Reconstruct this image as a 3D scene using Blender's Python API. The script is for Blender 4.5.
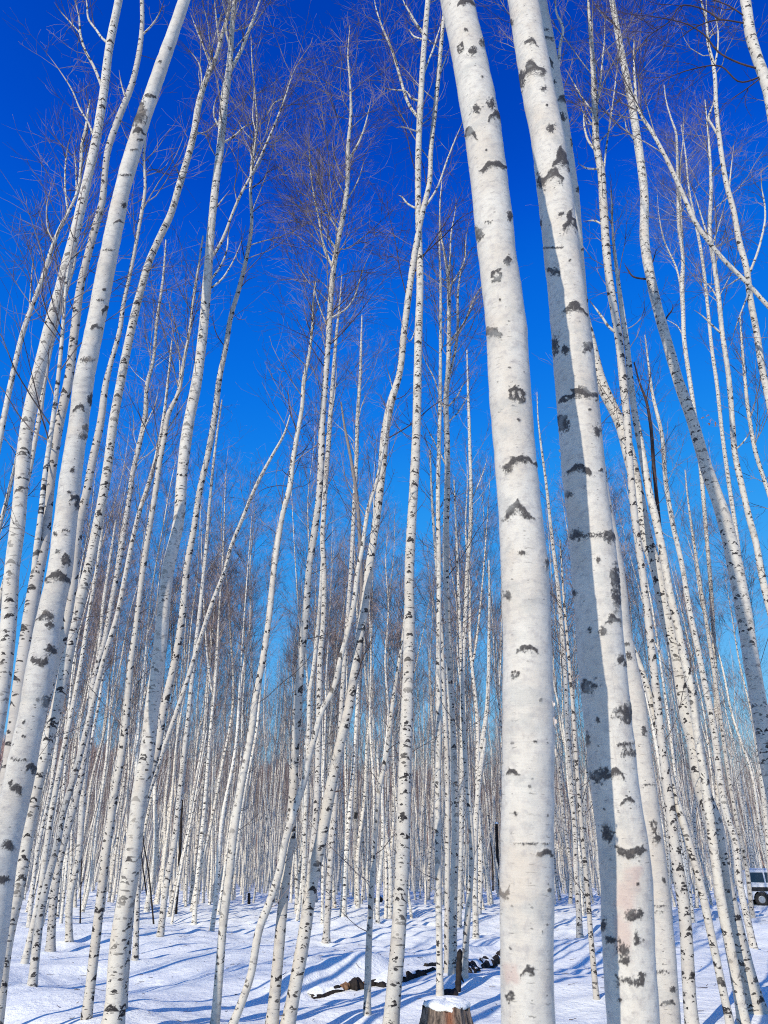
import bpy, bmesh, math
import numpy as np
from mathutils import Vector, Matrix

# ---------------------------------------------------------------- basics
for o in list(bpy.data.objects):
    bpy.data.objects.remove(o)
SC = bpy.context.scene
COL = SC.collection
F_PX, H_CAM, TILT = 770.0, 1.5, math.atan(360.0 / 770.0)
CT, ST = math.cos(TILT), math.sin(TILT)
SUN_AZ, SUN_EL = math.radians(211.0), math.radians(31.0)   # clockwise from +Y

rs0 = np.random.RandomState(11)
_gw = []
for lam, amp, n in ((26.0, 0.09, 5), (9.0, 0.060, 6), (4.0, 0.024, 7), (1.7, 0.013, 9), (0.75, 0.009, 10)):
    for k in range(n):
        a = rs0.uniform(0, math.pi * 2)
        l = lam * rs0.uniform(0.7, 1.4)
        _gw.append((math.cos(a) * 2 * math.pi / l, math.sin(a) * 2 * math.pi / l, rs0.uniform(0, 6.28), amp / math.sqrt(n) * 1.4))
MOUNDS = []            # x, y, rx, ry, height, angle


def ground(x, y):
    x = np.asarray(x, float); y = np.asarray(y, float)
    z = np.zeros(np.broadcast(x, y).shape)
    # gentle warp so that the wave pattern never reads as a grid
    wx = x + 0.5 * np.sin(y * 0.41 + 1.3) + 0.22 * np.sin(y * 1.37 + x * 0.5)
    wy = y + 0.6 * np.sin(x * 0.37 + 0.4) + 0.25 * np.sin(x * 1.21 - y * 0.3)
    for kx, ky, ph, am in _gw:
        z = z + am * np.sin(kx * wx + ky * wy + ph)
    # trampled, wind-pitted snow further in
    far = np.clip((np.hypot(x, y) - 16.0) / 12.0, 0, 1)
    z = z + far * 0.030 * (np.sin(5.1 * wx + 2.3 * wy) * np.sin(3.7 * wy - 1.9 * wx + 1.0) + 0.7 * np.sin(2.2 * wx - 4.4 * wy + 2.0) * np.sin(1.3 * wx + 0.7 * wy))
    z = z * np.clip(np.hypot(x, y) / 6.0, 0.15, 1.0)
    for mx, my, rx, ry, h, an in MOUNDS:
        c, s = math.cos(an), math.sin(an)
        u = ((x - mx) * c + (y - my) * s) / rx
        v = (-(x - mx) * s + (y - my) * c) / ry
        z = z + h * np.exp(-(u * u + v * v))
    return z


def ray(px, py):
    u = (px - 384.0) / F_PX
    v = (512.0 - py) / F_PX
    return u, CT - v * ST, ST + v * CT


def at(px, py, Y):
    u, f, z = ray(px, py)
    s = Y / f
    return np.array([u * s, Y, H_CAM + z * s])


def on_ground(px, py):
    u, f, z = ray(px, py)
    gz = 0.0
    for _ in range(25):
        s = (gz - H_CAM) / z
        gz = 0.5 * gz + 0.5 * float(ground(u * s, f * s))
    s = (gz - H_CAM) / z
    return np.array([u * s, f * s, gz])


def proj(P):
    X, Y, Z = P[:, 0], P[:, 1], P[:, 2] - H_CAM
    d = Y * CT + Z * ST
    up = -Y * ST + Z * CT
    return 384 + F_PX * X / d, 512 - F_PX * up / d


# mounds of snow seen in the photograph
def mound(px, py, rx, ry, h, an=0.0):
    p = on_ground(px, py)
    MOUNDS.append((p[0], p[1], rx, ry, h * 0.8, an))


mound(45, 1006, 1.5, 1.0, 0.20, 0.1)
mound(185, 1000, 1.1, 1.1, 0.22, 0.1)
mound(165, 1000, 0.8, 0.5, 0.07)
mound(442, 962, 1.3, 0.7, 0.20, 0.3)
mound(490, 950, 1.5, 0.8, 0.28, 0.4)
mound(300, 985, 1.0, 0.5, 0.16, 0.4)
mound(360, 975, 1.6, 0.6, 0.14, 0.5)
mound(570, 935, 1.6, 1.2, 0.16, 0.2)
mound(620, 950, 1.0, 0.8, 0.12, 0.2)
mound(690, 950, 1.4, 0.9, 0.16, -0.1)
mound(455, 982, 0.6, 0.3, 0.07)
mound(75, 970, 0.9, 0.5, 0.12)

_p0, _p1 = on_ground(309, 998), on_ground(512, 957)
_d = (_p1 - _p0)[:2]; _an = math.atan2(_d[1], _d[0]); _pp = np.array([-math.sin(_an), math.cos(_an)])
for _t in np.linspace(0.02, 1.05, 9):
    _q = _p0[:2] + _d * _t + _pp * (0.40 + 0.10 * math.sin(_t * 17))
    MOUNDS.append((_q[0], _q[1], 0.55, 0.30, 0.17 + 0.06 * math.sin(_t * 23 + 1), _an))

# ---------------------------------------------------------------- materials


class NT:
    def __init__(self, name):
        self.m = bpy.data.materials.new(name)
        self.m.use_nodes = True
        self.t = self.m.node_tree
        self.t.nodes.clear()
        self.out = self.n('ShaderNodeOutputMaterial')
        self.b = self.n('ShaderNodeBsdfPrincipled')
        self.l(self.b.outputs[0], self.out.inputs[0])

    def n(self, k, **kw):
        nd = self.t.nodes.new(k)
        for a, v in kw.items():
            setattr(nd, a, v)
        return nd

    def l(self, a, b):
        self.t.links.new(a, b)

    def put(self, sock, v):
        if isinstance(v, bpy.types.NodeSocket):
            self.l(v, sock)
        elif v is not None:
            sock.default_value = v

    def math(self, op, a, b=None, c=None, clamp=False):
        nd = self.n('ShaderNodeMath', operation=op)
        nd.use_clamp = clamp
        self.put(nd.inputs[0], a)
        if b is not None:
            self.put(nd.inputs[1], b)
        if c is not None:
            self.put(nd.inputs[2], c)
        return nd.outputs[0]

    def vmath(self, op, a, b=None):
        nd = self.n('ShaderNodeVectorMath', operation=op)
        self.put(nd.inputs[0], a)
        if b is not None:
            self.put(nd.inputs[1], b)
        return nd.outputs[0]

    def noise(self, vec, scale, detail=3.0, rough=0.5, out=0):
        nd = self.n('ShaderNodeTexNoise')
        self.put(nd.inputs['Vector'], vec)
        nd.inputs['Scale'].default_value = scale
        nd.inputs['Detail'].default_value = detail
        nd.inputs['Roughness'].default_value = rough
        return nd.outputs[out]

    def step(self, v, lo, hi, a=0.0, b=1.0):
        nd = self.n('ShaderNodeMapRange', interpolation_type='SMOOTHSTEP')
        self.put(nd.inputs[0], v)
        nd.inputs[1].default_value = lo
        nd.inputs[2].default_value = hi
        nd.inputs[3].default_value = a
        nd.inputs[4].default_value = b
        return nd.outputs[0]

    def mix(self, f, a, b):
        nd = self.n('ShaderNodeMix', data_type='RGBA')
        self.put(nd.inputs[0], f)
        self.put(nd.inputs[6], a if isinstance(a, bpy.types.NodeSocket) else (*a, 1))
        self.put(nd.inputs[7], b if isinstance(b, bpy.types.NodeSocket) else (*b, 1))
        return nd.outputs[2]

    def bump(self, h, dist, strength=1.0):
        nd = self.n('ShaderNodeBump')
        nd.inputs['Distance'].default_value = dist
        nd.inputs['Strength'].default_value = strength
        self.l(h, nd.inputs['Height'])
        self.l(nd.outputs[0], self.b.inputs['Normal'])

    def attr(self, name):
        nd = self.n('ShaderNodeAttribute', attribute_name=name)
        return nd.outputs['Fac']


TWIG = (0.060, 0.048, 0.046)


def bark_material(name, near=False, twig2=(0.27, 0.222, 0.208), lift=1.0, tint=0.55):
    """White birch bark.  The mesh gives an 'uvm' attribute (metres round the trunk, metres along it)."""
    T = NT(name)
    at_ = T.n('ShaderNodeAttribute', attribute_name='uvm')
    uv = at_.outputs['Vector']
    info = T.n('ShaderNodeObjectInfo')
    rnd = info.outputs['Random']
    off = T.n('ShaderNodeCombineXYZ')
    T.put(off.inputs[1], T.math('MULTIPLY', rnd, 137.0))
    uvo = T.vmath('ADD', uv, off.outputs[0])
    geo = T.n('ShaderNodeTexCoord').outputs['Object']

    def marks(cu, cv, prob, a, t, curve, seed, var=0.5):
        sh = T.n('ShaderNodeCombineXYZ')
        sh.inputs[0].default_value = seed * 1.37
        sh.inputs[1].default_value = seed * 7.7
        wob = T.noise(uvo, 30.0 if near else 22.0, 2.0, out=1)
        p = T.vmath('ADD', uvo, sh.outputs[0])
        wsc = T.n('ShaderNodeVectorMath', operation='SCALE')
        T.l(T.vmath('SUBTRACT', wob, (0.5, 0.5, 0.5)), wsc.inputs[0])
        wsc.inputs['Scale'].default_value = 0.022
        p = T.vmath('ADD', p, wsc.outputs[0])
        q = T.vmath('DIVIDE', p, (cu, cv, 1.0))
        cell = T.vmath('FLOOR', q)
        wn = T.n('ShaderNodeTexWhiteNoise', noise_dimensions='3D')
        T.l(cell, wn.inputs['Vector'])
        sep = T.n('ShaderNodeSeparateColor')
        T.l(wn.outputs['Color'], sep.inputs[0])
        r1, r2, r3 = sep.outputs
        loc = T.vmath('SUBTRACT', q, cell)
        sl = T.n('ShaderNodeSeparateXYZ')
        T.l(loc, sl.inputs[0])
        lx = T.math('SUBTRACT', sl.outputs[0], T.math('MULTIPLY_ADD', r1, 0.36, 0.32))
        ly = T.math('SUBTRACT', sl.outputs[1], T.math('MULTIPLY_ADD', r2, 0.5, 0.25))
        size = T.math('MULTIPLY_ADD', r3, var, 1.0 - var * 0.6)
        ax = T.math('DIVIDE', T.math('MULTIPLY', lx, cu / a), size)
        ay = T.math('DIVIDE', T.math('MULTIPLY', ly, cv / t), size)
        x2 = T.math('MULTIPLY', ax, ax)
        yy = T.math('ABSOLUTE', T.math('MULTIPLY_ADD', x2, curve, ay))
        d = T.math('ADD', yy, T.math('MULTIPLY', x2, 0.9))
        m = T.step(d, 0.65, 1.0, 1.0, 0.0)
        return T.math('MULTIPLY', m, T.math('LESS_THAN', wn.outputs['Value'], prob))

    # ground colour of the bark: chalky white with cream, pinkish and grey mottling
    st = T.n('ShaderNodeMapping')
    st.inputs['Scale'].default_value = (3.0, 1.0, 1.0)
    T.l(uvo, st.inputs[0])
    n1 = T.noise(st.outputs[0], 2.2, 5.0, 0.6)
    n2 = T.noise(uvo, 24.0 if near else 13.0, 4.0, 0.65)
    st2 = T.n('ShaderNodeMapping')
    st2.inputs['Scale'].default_value = (14.0, 150.0, 1.0)
    T.l(uvo, st2.inputs[0])
    n3 = T.noise(st2.outputs[0], 1.0, 3.0, 0.6)
    col = T.mix(T.step(n1, 0.38, 0.68), tuple(lift * v for v in (0.585, 0.562, 0.490)), tuple(lift * v for v in (0.525, 0.483, 0.405)))
    col = T.mix(T.math('MULTIPLY', T.step(n2, 0.46, 0.70), 0.62), col, (0.335, 0.315, 0.295))
    col = T.mix(T.math('MULTIPLY', T.step(n3, 0.62, 0.75), 0.42), col, (0.23, 0.215, 0.205))
    # per tree tint
    col = T.mix(T.math('MULTIPLY', T.math('MULTIPLY', rnd, rnd), tint), col, (0.36, 0.33, 0.295))
    dark = (0.022, 0.020, 0.021)
    mm = T.math('MULTIPLY', marks(0.055, 0.035, 0.42, 0.017, 0.0016, 0.0, 3.0, 0.9), 0.62)
    mm = T.math('MAXIMUM', mm, T.math('MULTIPLY', marks(0.06, 0.075, 0.38, 0.0055, 0.0045, 0.3, 5.0, 1.0), 0.75))
    if not near:
        mm = T.math('MAXIMUM', mm, marks(0.115, 0.20, 0.85, 0.050, 0.031, 1.4, 1.0, 1.2))
        mm = T.math('MAXIMUM', mm, T.math('MULTIPLY', marks(0.15, 0.19, 0.60, 0.055, 0.010, 0.5, 8.0, 0.8), 0.85))
        mm = T.math('MAXIMUM', mm, T.math('MULTIPLY', marks(0.075, 0.11, 0.55, 0.019, 0.015, 0.2, 12.0, 0.9), 0.95))
    gate = T.noise(uvo, 1.7, 2.0, 0.5)
    mm = T.math('MULTIPLY', mm, T.step(T.math('ADD', gate, T.math('MULTIPLY', rnd, 0.22)), 0.40, 0.60, 0.35 if near else 0.42, 1.0))
    patt = T.noise(uvo, 55.0, 3.0, 0.7)
    mm = T.math('MULTIPLY', mm, T.step(patt, 0.25, 0.5, 0.45, 1.0))
    col = T.mix(mm, col, dark)
    if near:
        pinkf = T.attr('pink')
        col = T.mix(T.math('MULTIPLY', pinkf, 0.62), col, (0.46, 0.345, 0.295))
        mk = T.attr('mark')
        sv = T.n('ShaderNodeMapping')
        sv.inputs['Scale'].default_value = (2.4, 1.0, 1.0)
        T.l(uvo, sv.inputs[0])
        fib = T.noise(sv.outputs[0], 85.0, 5.0, 0.8)
        lump = T.noise(uvo, 48.0, 3.0, 0.6)
        v = T.math('ADD', mk, T.math('ADD', T.math('MULTIPLY', T.math('SUBTRACT', fib, 0.5), 1.7), T.math('MULTIPLY', T.math('SUBTRACT', lump, 0.5), 0.9)))
        mk2 = T.step(v, 0.30, 0.68)
        mk2 = T.math('MULTIPLY', mk2, T.step(mk, 0.03, 0.30))
        tone = T.mix(T.step(T.noise(uvo, 160.0, 3.0, 0.7), 0.35, 0.65), (0.012, 0.011, 0.013), (0.055, 0.050, 0.049))
        col = T.mix(T.math('MULTIPLY', mk2, 0.94), col, tone)
        # soft grey-green stains and warm patches where the outer sheet has gone
        big = T.noise(uvo, 6.5, 5.0, 0.62)
        col = T.mix(T.math('MULTIPLY', T.step(big, 0.52, 0.66), 0.42), col, (0.37, 0.375, 0.345))
        wm = T.noise(uvo, 3.3, 5.0, 0.65, out=0)
        col = T.mix(T.math('MULTIPLY', T.step(wm, 0.58, 0.70), 0.30), col, (0.52, 0.44, 0.34))
        pim = T.noise(uvo, 210.0, 2.0, 0.5)
        col = T.mix(T.math('MULTIPLY', T.step(pim, 0.62, 0.72), 0.40), col, (0.21, 0.20, 0.195))
        # thin peeling sheets and hair cracks
        st3 = T.n('ShaderNodeMapping')
        st3.inputs['Scale'].default_value = (60.0, 5.0, 1.0)
        T.l(uvo, st3.inputs[0])
        cr = T.noise(st3.outputs[0], 1.0, 4.0, 0.7)
        col = T.mix(T.math('MULTIPLY', T.step(cr, 0.60, 0.70), 0.42), col, (0.34, 0.31, 0.285))
        hgt = T.math('ADD', T.math('ADD', T.math('MULTIPLY', n2, 0.6), T.math('MULTIPLY', big, 0.8)), T.math('ADD', T.math('MULTIPLY', mk2, -0.5), T.math('MULTIPLY', n3, 0.35)))
        T.bump(hgt, 0.006, 0.8)
    else:
        T.bump(T.math('ADD', T.math('MULTIPLY', n2, 0.8), T.math('MULTIPLY', mm, -0.6)), 0.004, 0.5)
    # thin wood has brown bark, not white
    rad = T.attr('rad')
    thin = T.step(rad, 0.0048, 0.0125)
    tw = T.mix(T.step(T.noise(geo, 2.3, 2.0), 0.44, 0.60), TWIG, twig2)
    col = T.mix(thin, tw, col)
    T.l(col, T.b.inputs['Base Color'])
    T.b.inputs['Roughness'].default_value = 0.72
    T.b.inputs['Specular IOR Level'].default_value = 0.25
    return T.m


def plain(name, c1, c2, scale, rough=0.8, stretch=(1, 1, 1), bump=0.0, coord='Object', metal=0.0, spec=0.3):
    T = NT(name)
    tc = T.n('ShaderNodeTexCoord').outputs[coord]
    mp = T.n('ShaderNodeMapping')
    mp.inputs['Scale'].default_value = stretch
    T.l(tc, mp.inputs[0])
    n = T.noise(mp.outputs[0], scale, 5.0, 0.62)
    T.l(T.mix(T.step(n, 0.32, 0.68), c1, c2), T.b.inputs['Base Color'])
    T.b.inputs['Roughness'].default_value = rough
    T.b.inputs['Metallic'].default_value = metal
    T.b.inputs['Specular IOR Level'].default_value = spec
    if bump:
        T.bump(n, bump, 0.8)
    return T.m


def snow_material(name='snow', grit=True):
    T = NT(name)
    geo = T.n('ShaderNodeNewGeometry').outputs['Position']
    n1 = T.noise(geo, 0.7, 4.0, 0.55)
    n2 = T.noise(geo, 7.0, 5.0, 0.65)
    n3 = T.noise(geo, 42.0, 3.0, 0.6)
    col = T.mix(T.step(n1, 0.3, 0.7), (0.80, 0.825, 0.79), (0.85, 0.87, 0.835))
    if grit:
        # bits of bark and twig litter lying on the snow
        v = T.n('ShaderNodeTexVoronoi', feature='F1')
        T.l(geo, v.inputs['Vector'])
        v.inputs['Scale'].default_value = 3.1
        spot = T.math('MULTIPLY', T.step(v.outputs['Distance'], 0.035, 0.075, 1.0, 0.0), T.step(n2, 0.52, 0.62))
        col = T.mix(T.math('MULTIPLY', spot, 0.6), col, (0.20, 0.15, 0.12))
    T.l(col, T.b.inputs['Base Color'])
    T.b.inputs['Roughness'].default_value = 0.65
    T.b.inputs['Specular IOR Level'].default_value = 0.2
    h = T.math('ADD', T.math('MULTIPLY', n2, 1.0), T.math('MULTIPLY', n3, 0.10))
    T.bump(h, 0.055, 0.8)
    return T.m


M = {
    'bark': bark_material('birch_bark'),
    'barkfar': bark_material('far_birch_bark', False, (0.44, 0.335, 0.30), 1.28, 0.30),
    'near': bark_material('birch_bark_close', True),
    'twig': plain('dark_twig_bark', (0.030, 0.022, 0.022), (0.075, 0.045, 0.040), 9.0),
    'dead': plain('dead_grey_wood', (0.13, 0.115, 0.105), (0.27, 0.24, 0.22), 30.0, stretch=(4, 4, 0.4), bump=0.004),
    'dark': plain('charred_wood', (0.007, 0.006, 0.006), (0.030, 0.022, 0.018), 14.0, stretch=(1, 1, 1), bump=0.02),
    'snow': snow_material('snow'),
    'snowcap': snow_material('snow_cap', False),
    'stump': None,
    'cut': plain('cut_wood', (0.13, 0.065, 0.035), (0.30, 0.17, 0.09), 12.0, bump=0.003),
    'leaf': plain('dry_leaf', (0.42, 0.14, 0.09), (0.55, 0.27, 0.17), 20.0),
    'peel': plain('peeled_bark', (0.66, 0.52, 0.40), (0.80, 0.72, 0.62), 15.0),
    'carwhite': plain('white_car_paint', (0.76, 0.77, 0.78), (0.80, 0.80, 0.81), 2.0, rough=0.25, spec=0.5),
    'glass': plain('tinted_glass', (0.020, 0.030, 0.045), (0.030, 0.045, 0.065), 2.0, rough=0.06, spec=0.6),
    'black': plain('black_plastic', (0.012, 0.012, 0.014), (0.025, 0.025, 0.028), 8.0, rough=0.5),
    'rubber': plain('tyre_rubber', (0.015, 0.015, 0.016), (0.035, 0.034, 0.034), 12.0, rough=0.85),
    'rim': plain('steel_rim', (0.35, 0.36, 0.38), (0.50, 0.51, 0.53), 6.0, rough=0.35, metal=0.8),
    'red': plain('red_lens', (0.25, 0.015, 0.012), (0.32, 0.03, 0.02), 6.0, rough=0.2),
    'lamp': plain('clear_lens', (0.55, 0.57, 0.60), (0.70, 0.72, 0.75), 6.0, rough=0.1),
    'hillwood': plain('bare_brush', (0.34, 0.215, 0.18), (0.48, 0.345, 0.30), 0.6, coord='Object'),
    'hillbirch': plain('pale_far_trunks', (0.56, 0.52, 0.48), (0.66, 0.62, 0.58), 0.5),
    'hill': plain('hillside_brush', (0.38, 0.29, 0.26), (0.52, 0.45, 0.42), 0.16, stretch=(1, 1, 0.25)),
}


def stump_material():
    T = NT('stump_bark')
    tc = T.n('ShaderNodeTexCoord').outputs['Object']
    mp = T.n('ShaderNodeMapping')
    mp.inputs['Scale'].default_value = (1, 1, 0.16)
    T.l(tc, mp.inputs[0])
    n = T.noise(mp.outputs[0], 34.0, 6.0, 0.7)
    n2 = T.noise(mp.outputs[0], 9.0, 3.0, 0.5)
    col = T.mix(T.step(n, 0.38, 0.62), (0.035, 0.027, 0.022), (0.26, 0.195, 0.145))
    red = T.attr('split')
    col = T.mix(T.math('MULTIPLY', red, T.step(n2, 0.3, 0.55)), col, (0.30, 0.115, 0.055))
    T.l(col, T.b.inputs['Base Color'])
    T.b.inputs['Roughness'].default_value = 0.9
    T.bump(n, 0.03, 1.0)
    return T.m


M['stump'] = stump_material()

# ---------------------------------------------------------------- mesh helpers


def mesh_from(name, V, Q, mat, smooth=True, attrs=None, tris=None):
    me = bpy.data.meshes.new(name)
    V = np.asarray(V, np.float32)
    Q = np.asarray(Q, np.int32).reshape(-1, 4)
    nT = 0 if tris is None else len(tris)
    me.vertices.add(len(V))
    me.vertices.foreach_set('co', V.ravel())
    nl = len(Q) * 4 + nT * 3
    me.loops.add(nl)
    idx = Q.ravel()
    if nT:
        idx = np.concatenate([idx, np.asarray(tris, np.int32).ravel()])
    me.loops.foreach_set('vertex_index', idx)
    me.polygons.add(len(Q) + nT)
    ls = np.arange(len(Q)) * 4
    lt = np.full(len(Q), 4)
    if nT:
        ls = np.concatenate([ls, len(Q) * 4 + np.arange(nT) * 3])
        lt = np.concatenate([lt, np.full(nT, 3)])
    me.polygons.foreach_set('loop_start', ls.astype(np.int32))
    me.polygons.foreach_set('loop_total', lt.astype(np.int32))
    me.polygons.foreach_set('use_smooth', np.full(len(Q) + nT, smooth))
    me.update(calc_edges=True)
    for k, a in (attrs or {}).items():
        a = np.asarray(a, np.float32)
        if a.ndim == 2:
            at_ = me.attributes.new(k, 'FLOAT_VECTOR', 'POINT')
            at_.data.foreach_set('vector', a.ravel())
        else:
            at_ = me.attributes.new(k, 'FLOAT', 'POINT')
            at_.data.foreach_set('value', a)
    me.materials.append(mat)
    return me


def link(name, me, parent=None):
    o = bpy.data.objects.new(name, me)
    COL.objects.link(o)
    if parent is not None:
        o.parent = parent
    return o


def empty(name, loc, label=None, cat=None, group=None):
    o = bpy.data.objects.new(name, None)
    o.empty_display_size = 0.2
    o.location = loc
    COL.objects.link(o)
    tag(o, label, cat, group)
    return o


def tag(o, label=None, cat=None, group=None, kind=None):
    for k, v in (('label', label), ('category', cat), ('group', group), ('kind', kind)):
        if v:
            o[k] = v
    return o


class Acc:
    """Collects tubes (batches of equal point count) into one mesh."""

    def __init__(self):
        self.V, self.Q, self.R, self.U, self.n = [], [], [], [], 0

    def tubes(self, P, R, sides):
        """P (T,n,3), R (T,n)"""
        P = np.asarray(P, float); R = np.asarray(R, float)
        if P.ndim == 2:
            P, R = P[None], R[None]
        T, n, _ = P.shape
        if T == 0:
            return
        tan = np.gradient(P, axis=1)
        tan /= np.linalg.norm(tan, axis=2, keepdims=True) + 1e-9
        axis = P[:, -1] - P[:, 0]
        axis /= np.linalg.norm(axis, axis=1, keepdims=True) + 1e-9
        ref = np.where(np.abs(axis[:, 1:2]) < 0.8, np.array([[0., 1, 0]]), np.array([[1., 0, 0]]))
        ref = np.repeat(ref[:, None], n, 1)
        a = ref - tan * np.sum(ref * tan, 2, keepdims=True)
        a /= np.linalg.norm(a, axis=2, keepdims=True) + 1e-9
        b = np.cross(tan, a)
        th = np.arange(sides) * 2 * math.pi / sides
        ring = a[:, :, None] * np.cos(th)[None, None, :, None] + b[:, :, None] * np.sin(th)[None, None, :, None]
        V = P[:, :, None] + ring * R[:, :, None, None]
        seg = np.linalg.norm(np.diff(P, axis=1), axis=2)
        ln = np.concatenate([np.zeros((T, 1)), np.cumsum(seg, 1)], 1)
        rm = R.mean(1)
        U = np.zeros((T, n, sides, 3))
        U[..., 0] = (th[None, None, :] * rm[:, None, None])
        U[..., 1] = ln[:, :, None] + (np.arange(T) * 3.7)[:, None, None]
        i = np.arange(n - 1)[:, None] * sides
        j = np.arange(sides)[None]
        k = (j + 1) % sides
        q = np.stack([i + j, i + k, i + sides + k, i + sides + j], -1).reshape(-1, 4)
        Q = (q[None] + (np.arange(T) * n * sides)[:, None, None]).reshape(-1, 4) + self.n
        self.V.append(V.reshape(-1, 3)); self.Q.append(Q)
        self.R.append(np.repeat(R[:, :, None], sides, 2).ravel())
        self.U.append(U.reshape(-1, 3))
        self.n += T * n * sides

    def mesh(self, name, mat, off=(0, 0, 0), extra=None):
        V = np.concatenate(self.V) - np.asarray(off)
        at_ = {'rad': np.concatenate(self.R), 'uvm': np.concatenate(self.U)}
        if extra:
            at_.update(extra)
        return mesh_from(name, V, np.concatenate(self.Q), mat, True, at_)


def nrm(v):
    return v / (np.linalg.norm(v, axis=-1, keepdims=True) + 1e-9)


def sprout(rs, P, R, per, t0, t1, length, ang, n, up=0.25, jit=0.16, rscale=0.55, rmin=0.0016, rlen=0.010, tip=0.35):
    """Children of a batch of parent paths.  length: array per parent or fn(t, parent index)."""
    T, m, _ = P.shape
    cnt = np.full(T, per) if np.isscalar(per) else np.asarray(per, int)
    pid = np.repeat(np.arange(T), cnt)
    K = len(pid)
    if K == 0:
        return np.zeros((0, n, 3)), np.zeros((0, n)), pid
    t = rs.uniform(t0, t1, K)
    x = t * (m - 1)
    i = np.clip(x.astype(int), 0, m - 2)
    f = (x - i)[:, None]
    O = P[pid, i] * (1 - f) + P[pid, i + 1] * f
    tang = nrm(P[pid, i + 1] - P[pid, i])
    r0 = R[pid, i] * (1 - f[:, 0]) + R[pid, i + 1] * f[:, 0]
    g = nrm(np.cross(tang, rs.normal(size=(K, 3))))
    a = np.radians(rs.uniform(ang[0], ang[1], K))[:, None]
    d = nrm(tang * np.cos(a) + g * np.sin(a))
    L = length(t, pid) * rs.uniform(0.65, 1.3, K)
    step = (L / (n - 1))[:, None]
    pts = [O]
    upv = np.array([0, 0, 1.0])
    for k in range(n - 1):
        pts.append(pts[-1] + d * step)
        d = nrm(d + rs.normal(size=(K, 3)) * jit + upv * up)
    C = np.stack(pts, 1)
    rb = np.maximum(np.minimum(r0 * rscale, rmin + rlen * L), rmin)
    s = np.linspace(1, tip, n)[None]
    return C, np.maximum(rb[:, None] * s, rmin * 0.7), pid


def crown_of(rs, P, R, acc, s0, n_prim, lmax, detail=1.0, thick=1.0, steep=(24, 52)):
    """Branches and twigs of one trunk path P (n,3) from fraction s0 to the top."""
    P = P[None]; R = R[None]

    def l1(t, pid):
        u = (t - s0) / max(1e-3, 1 - s0)
        return lmax * (0.30 + 0.95 * np.sin(np.clip(u, 0, 1) * 2.5 + 0.35)) * (1.05 - 0.62 * u)

    B, BR, _ = sprout(rs, P, R, n_prim, s0, 0.985, l1, steep, 7, up=0.13, jit=0.11, rscale=0.55, rmin=0.0028 * thick, rlen=0.0034)
    acc.tubes(B, BR, 5)
    L = np.linalg.norm(B[:, -1] - B[:, 0], axis=1)
    C, CR, _ = sprout(rs, B, BR, np.maximum(2, (L * 6.0 * detail)).astype(int), 0.18, 0.98, lambda t, p: 0.18 + L[p] * 0.42 * (1.1 - 0.6 * t), (22, 55), 5,
                      up=0.10, jit=0.16, rscale=0.7, rmin=0.0021 * thick, rlen=0.0030)
    acc.tubes(C, CR, 3)
    L2 = np.linalg.norm(C[:, -1] - C[:, 0], axis=1)
    D, DR, _ = sprout(rs, C, CR, np.maximum(1, (L2 * 8.0 * detail)).astype(int), 0.15, 0.98, lambda t, p: 0.10 + L2[p] * 0.45, (20, 55), 4,
                      up=0.05, jit=0.2, rscale=0.8, rmin=0.0017 * thick, rlen=0.001)
    acc.tubes(D, DR, 3)
    # the leader breaks into fine twigs too
    E, ER, _ = sprout(rs, P, R, int(26 * detail), s0 + (1 - s0) * 0.5, 1.0, lambda t, p: 0.35 + 0.5 * (1 - t) / (1 - s0 + 1e-6), (15, 40), 5,
                      up=0.06, jit=0.14, rscale=0.7, rmin=0.0019 * thick, rlen=0.002)
    acc.tubes(E, ER, 3)


def spline(pts, n):
    """Catmull-Rom through rows of pts (chord-length), n samples."""
    p = np.asarray(pts, float)
    if len(p) == 2:
        t = np.linspace(0, 1, n)[:, None]
        return p[0] * (1 - t) + p[1] * t
    d = np.linalg.norm(np.diff(p[:, :3], axis=0), axis=1)
    s = np.concatenate([[0], np.cumsum(np.maximum(d, 1e-6))])
    m = np.zeros_like(p)
    sl = np.diff(p, axis=0) / np.diff(s)[:, None]
    m[0], m[-1] = sl[0], sl[-1]
    h = np.diff(s)
    m[1:-1] = (sl[:-1] * h[1:, None] + sl[1:] * h[:-1, None]) / (h[1:] + h[:-1])[:, None]
    x = np.linspace(0, s[-1], n)
    i = np.clip(np.searchsorted(s, x, side='right') - 1, 0, len(h) - 1)
    t = ((x - s[i]) / h[i])[:, None]
    hh = h[i][:, None]
    return ((2 * t**3 - 3 * t**2 + 1) * p[i] + (t**3 - 2 * t**2 + t) * hh * m[i]
            + (-2 * t**3 + 3 * t**2) * p[i + 1] + (t**3 - t**2) * hh * m[i + 1])


def parse(s):
    return np.array([[float(v) for v in q.split(',')] for q in s.split()])

# ---------------------------------------------------------------- traced trees
# name : (label, distance or None, trunk "x,y,w ..." from the ground up, limbs, option dict)
TREES = []
def T(label, Y, trunk, limbs=(), **kw):
    TREES.append((label, Y, trunk, limbs, kw))

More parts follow.
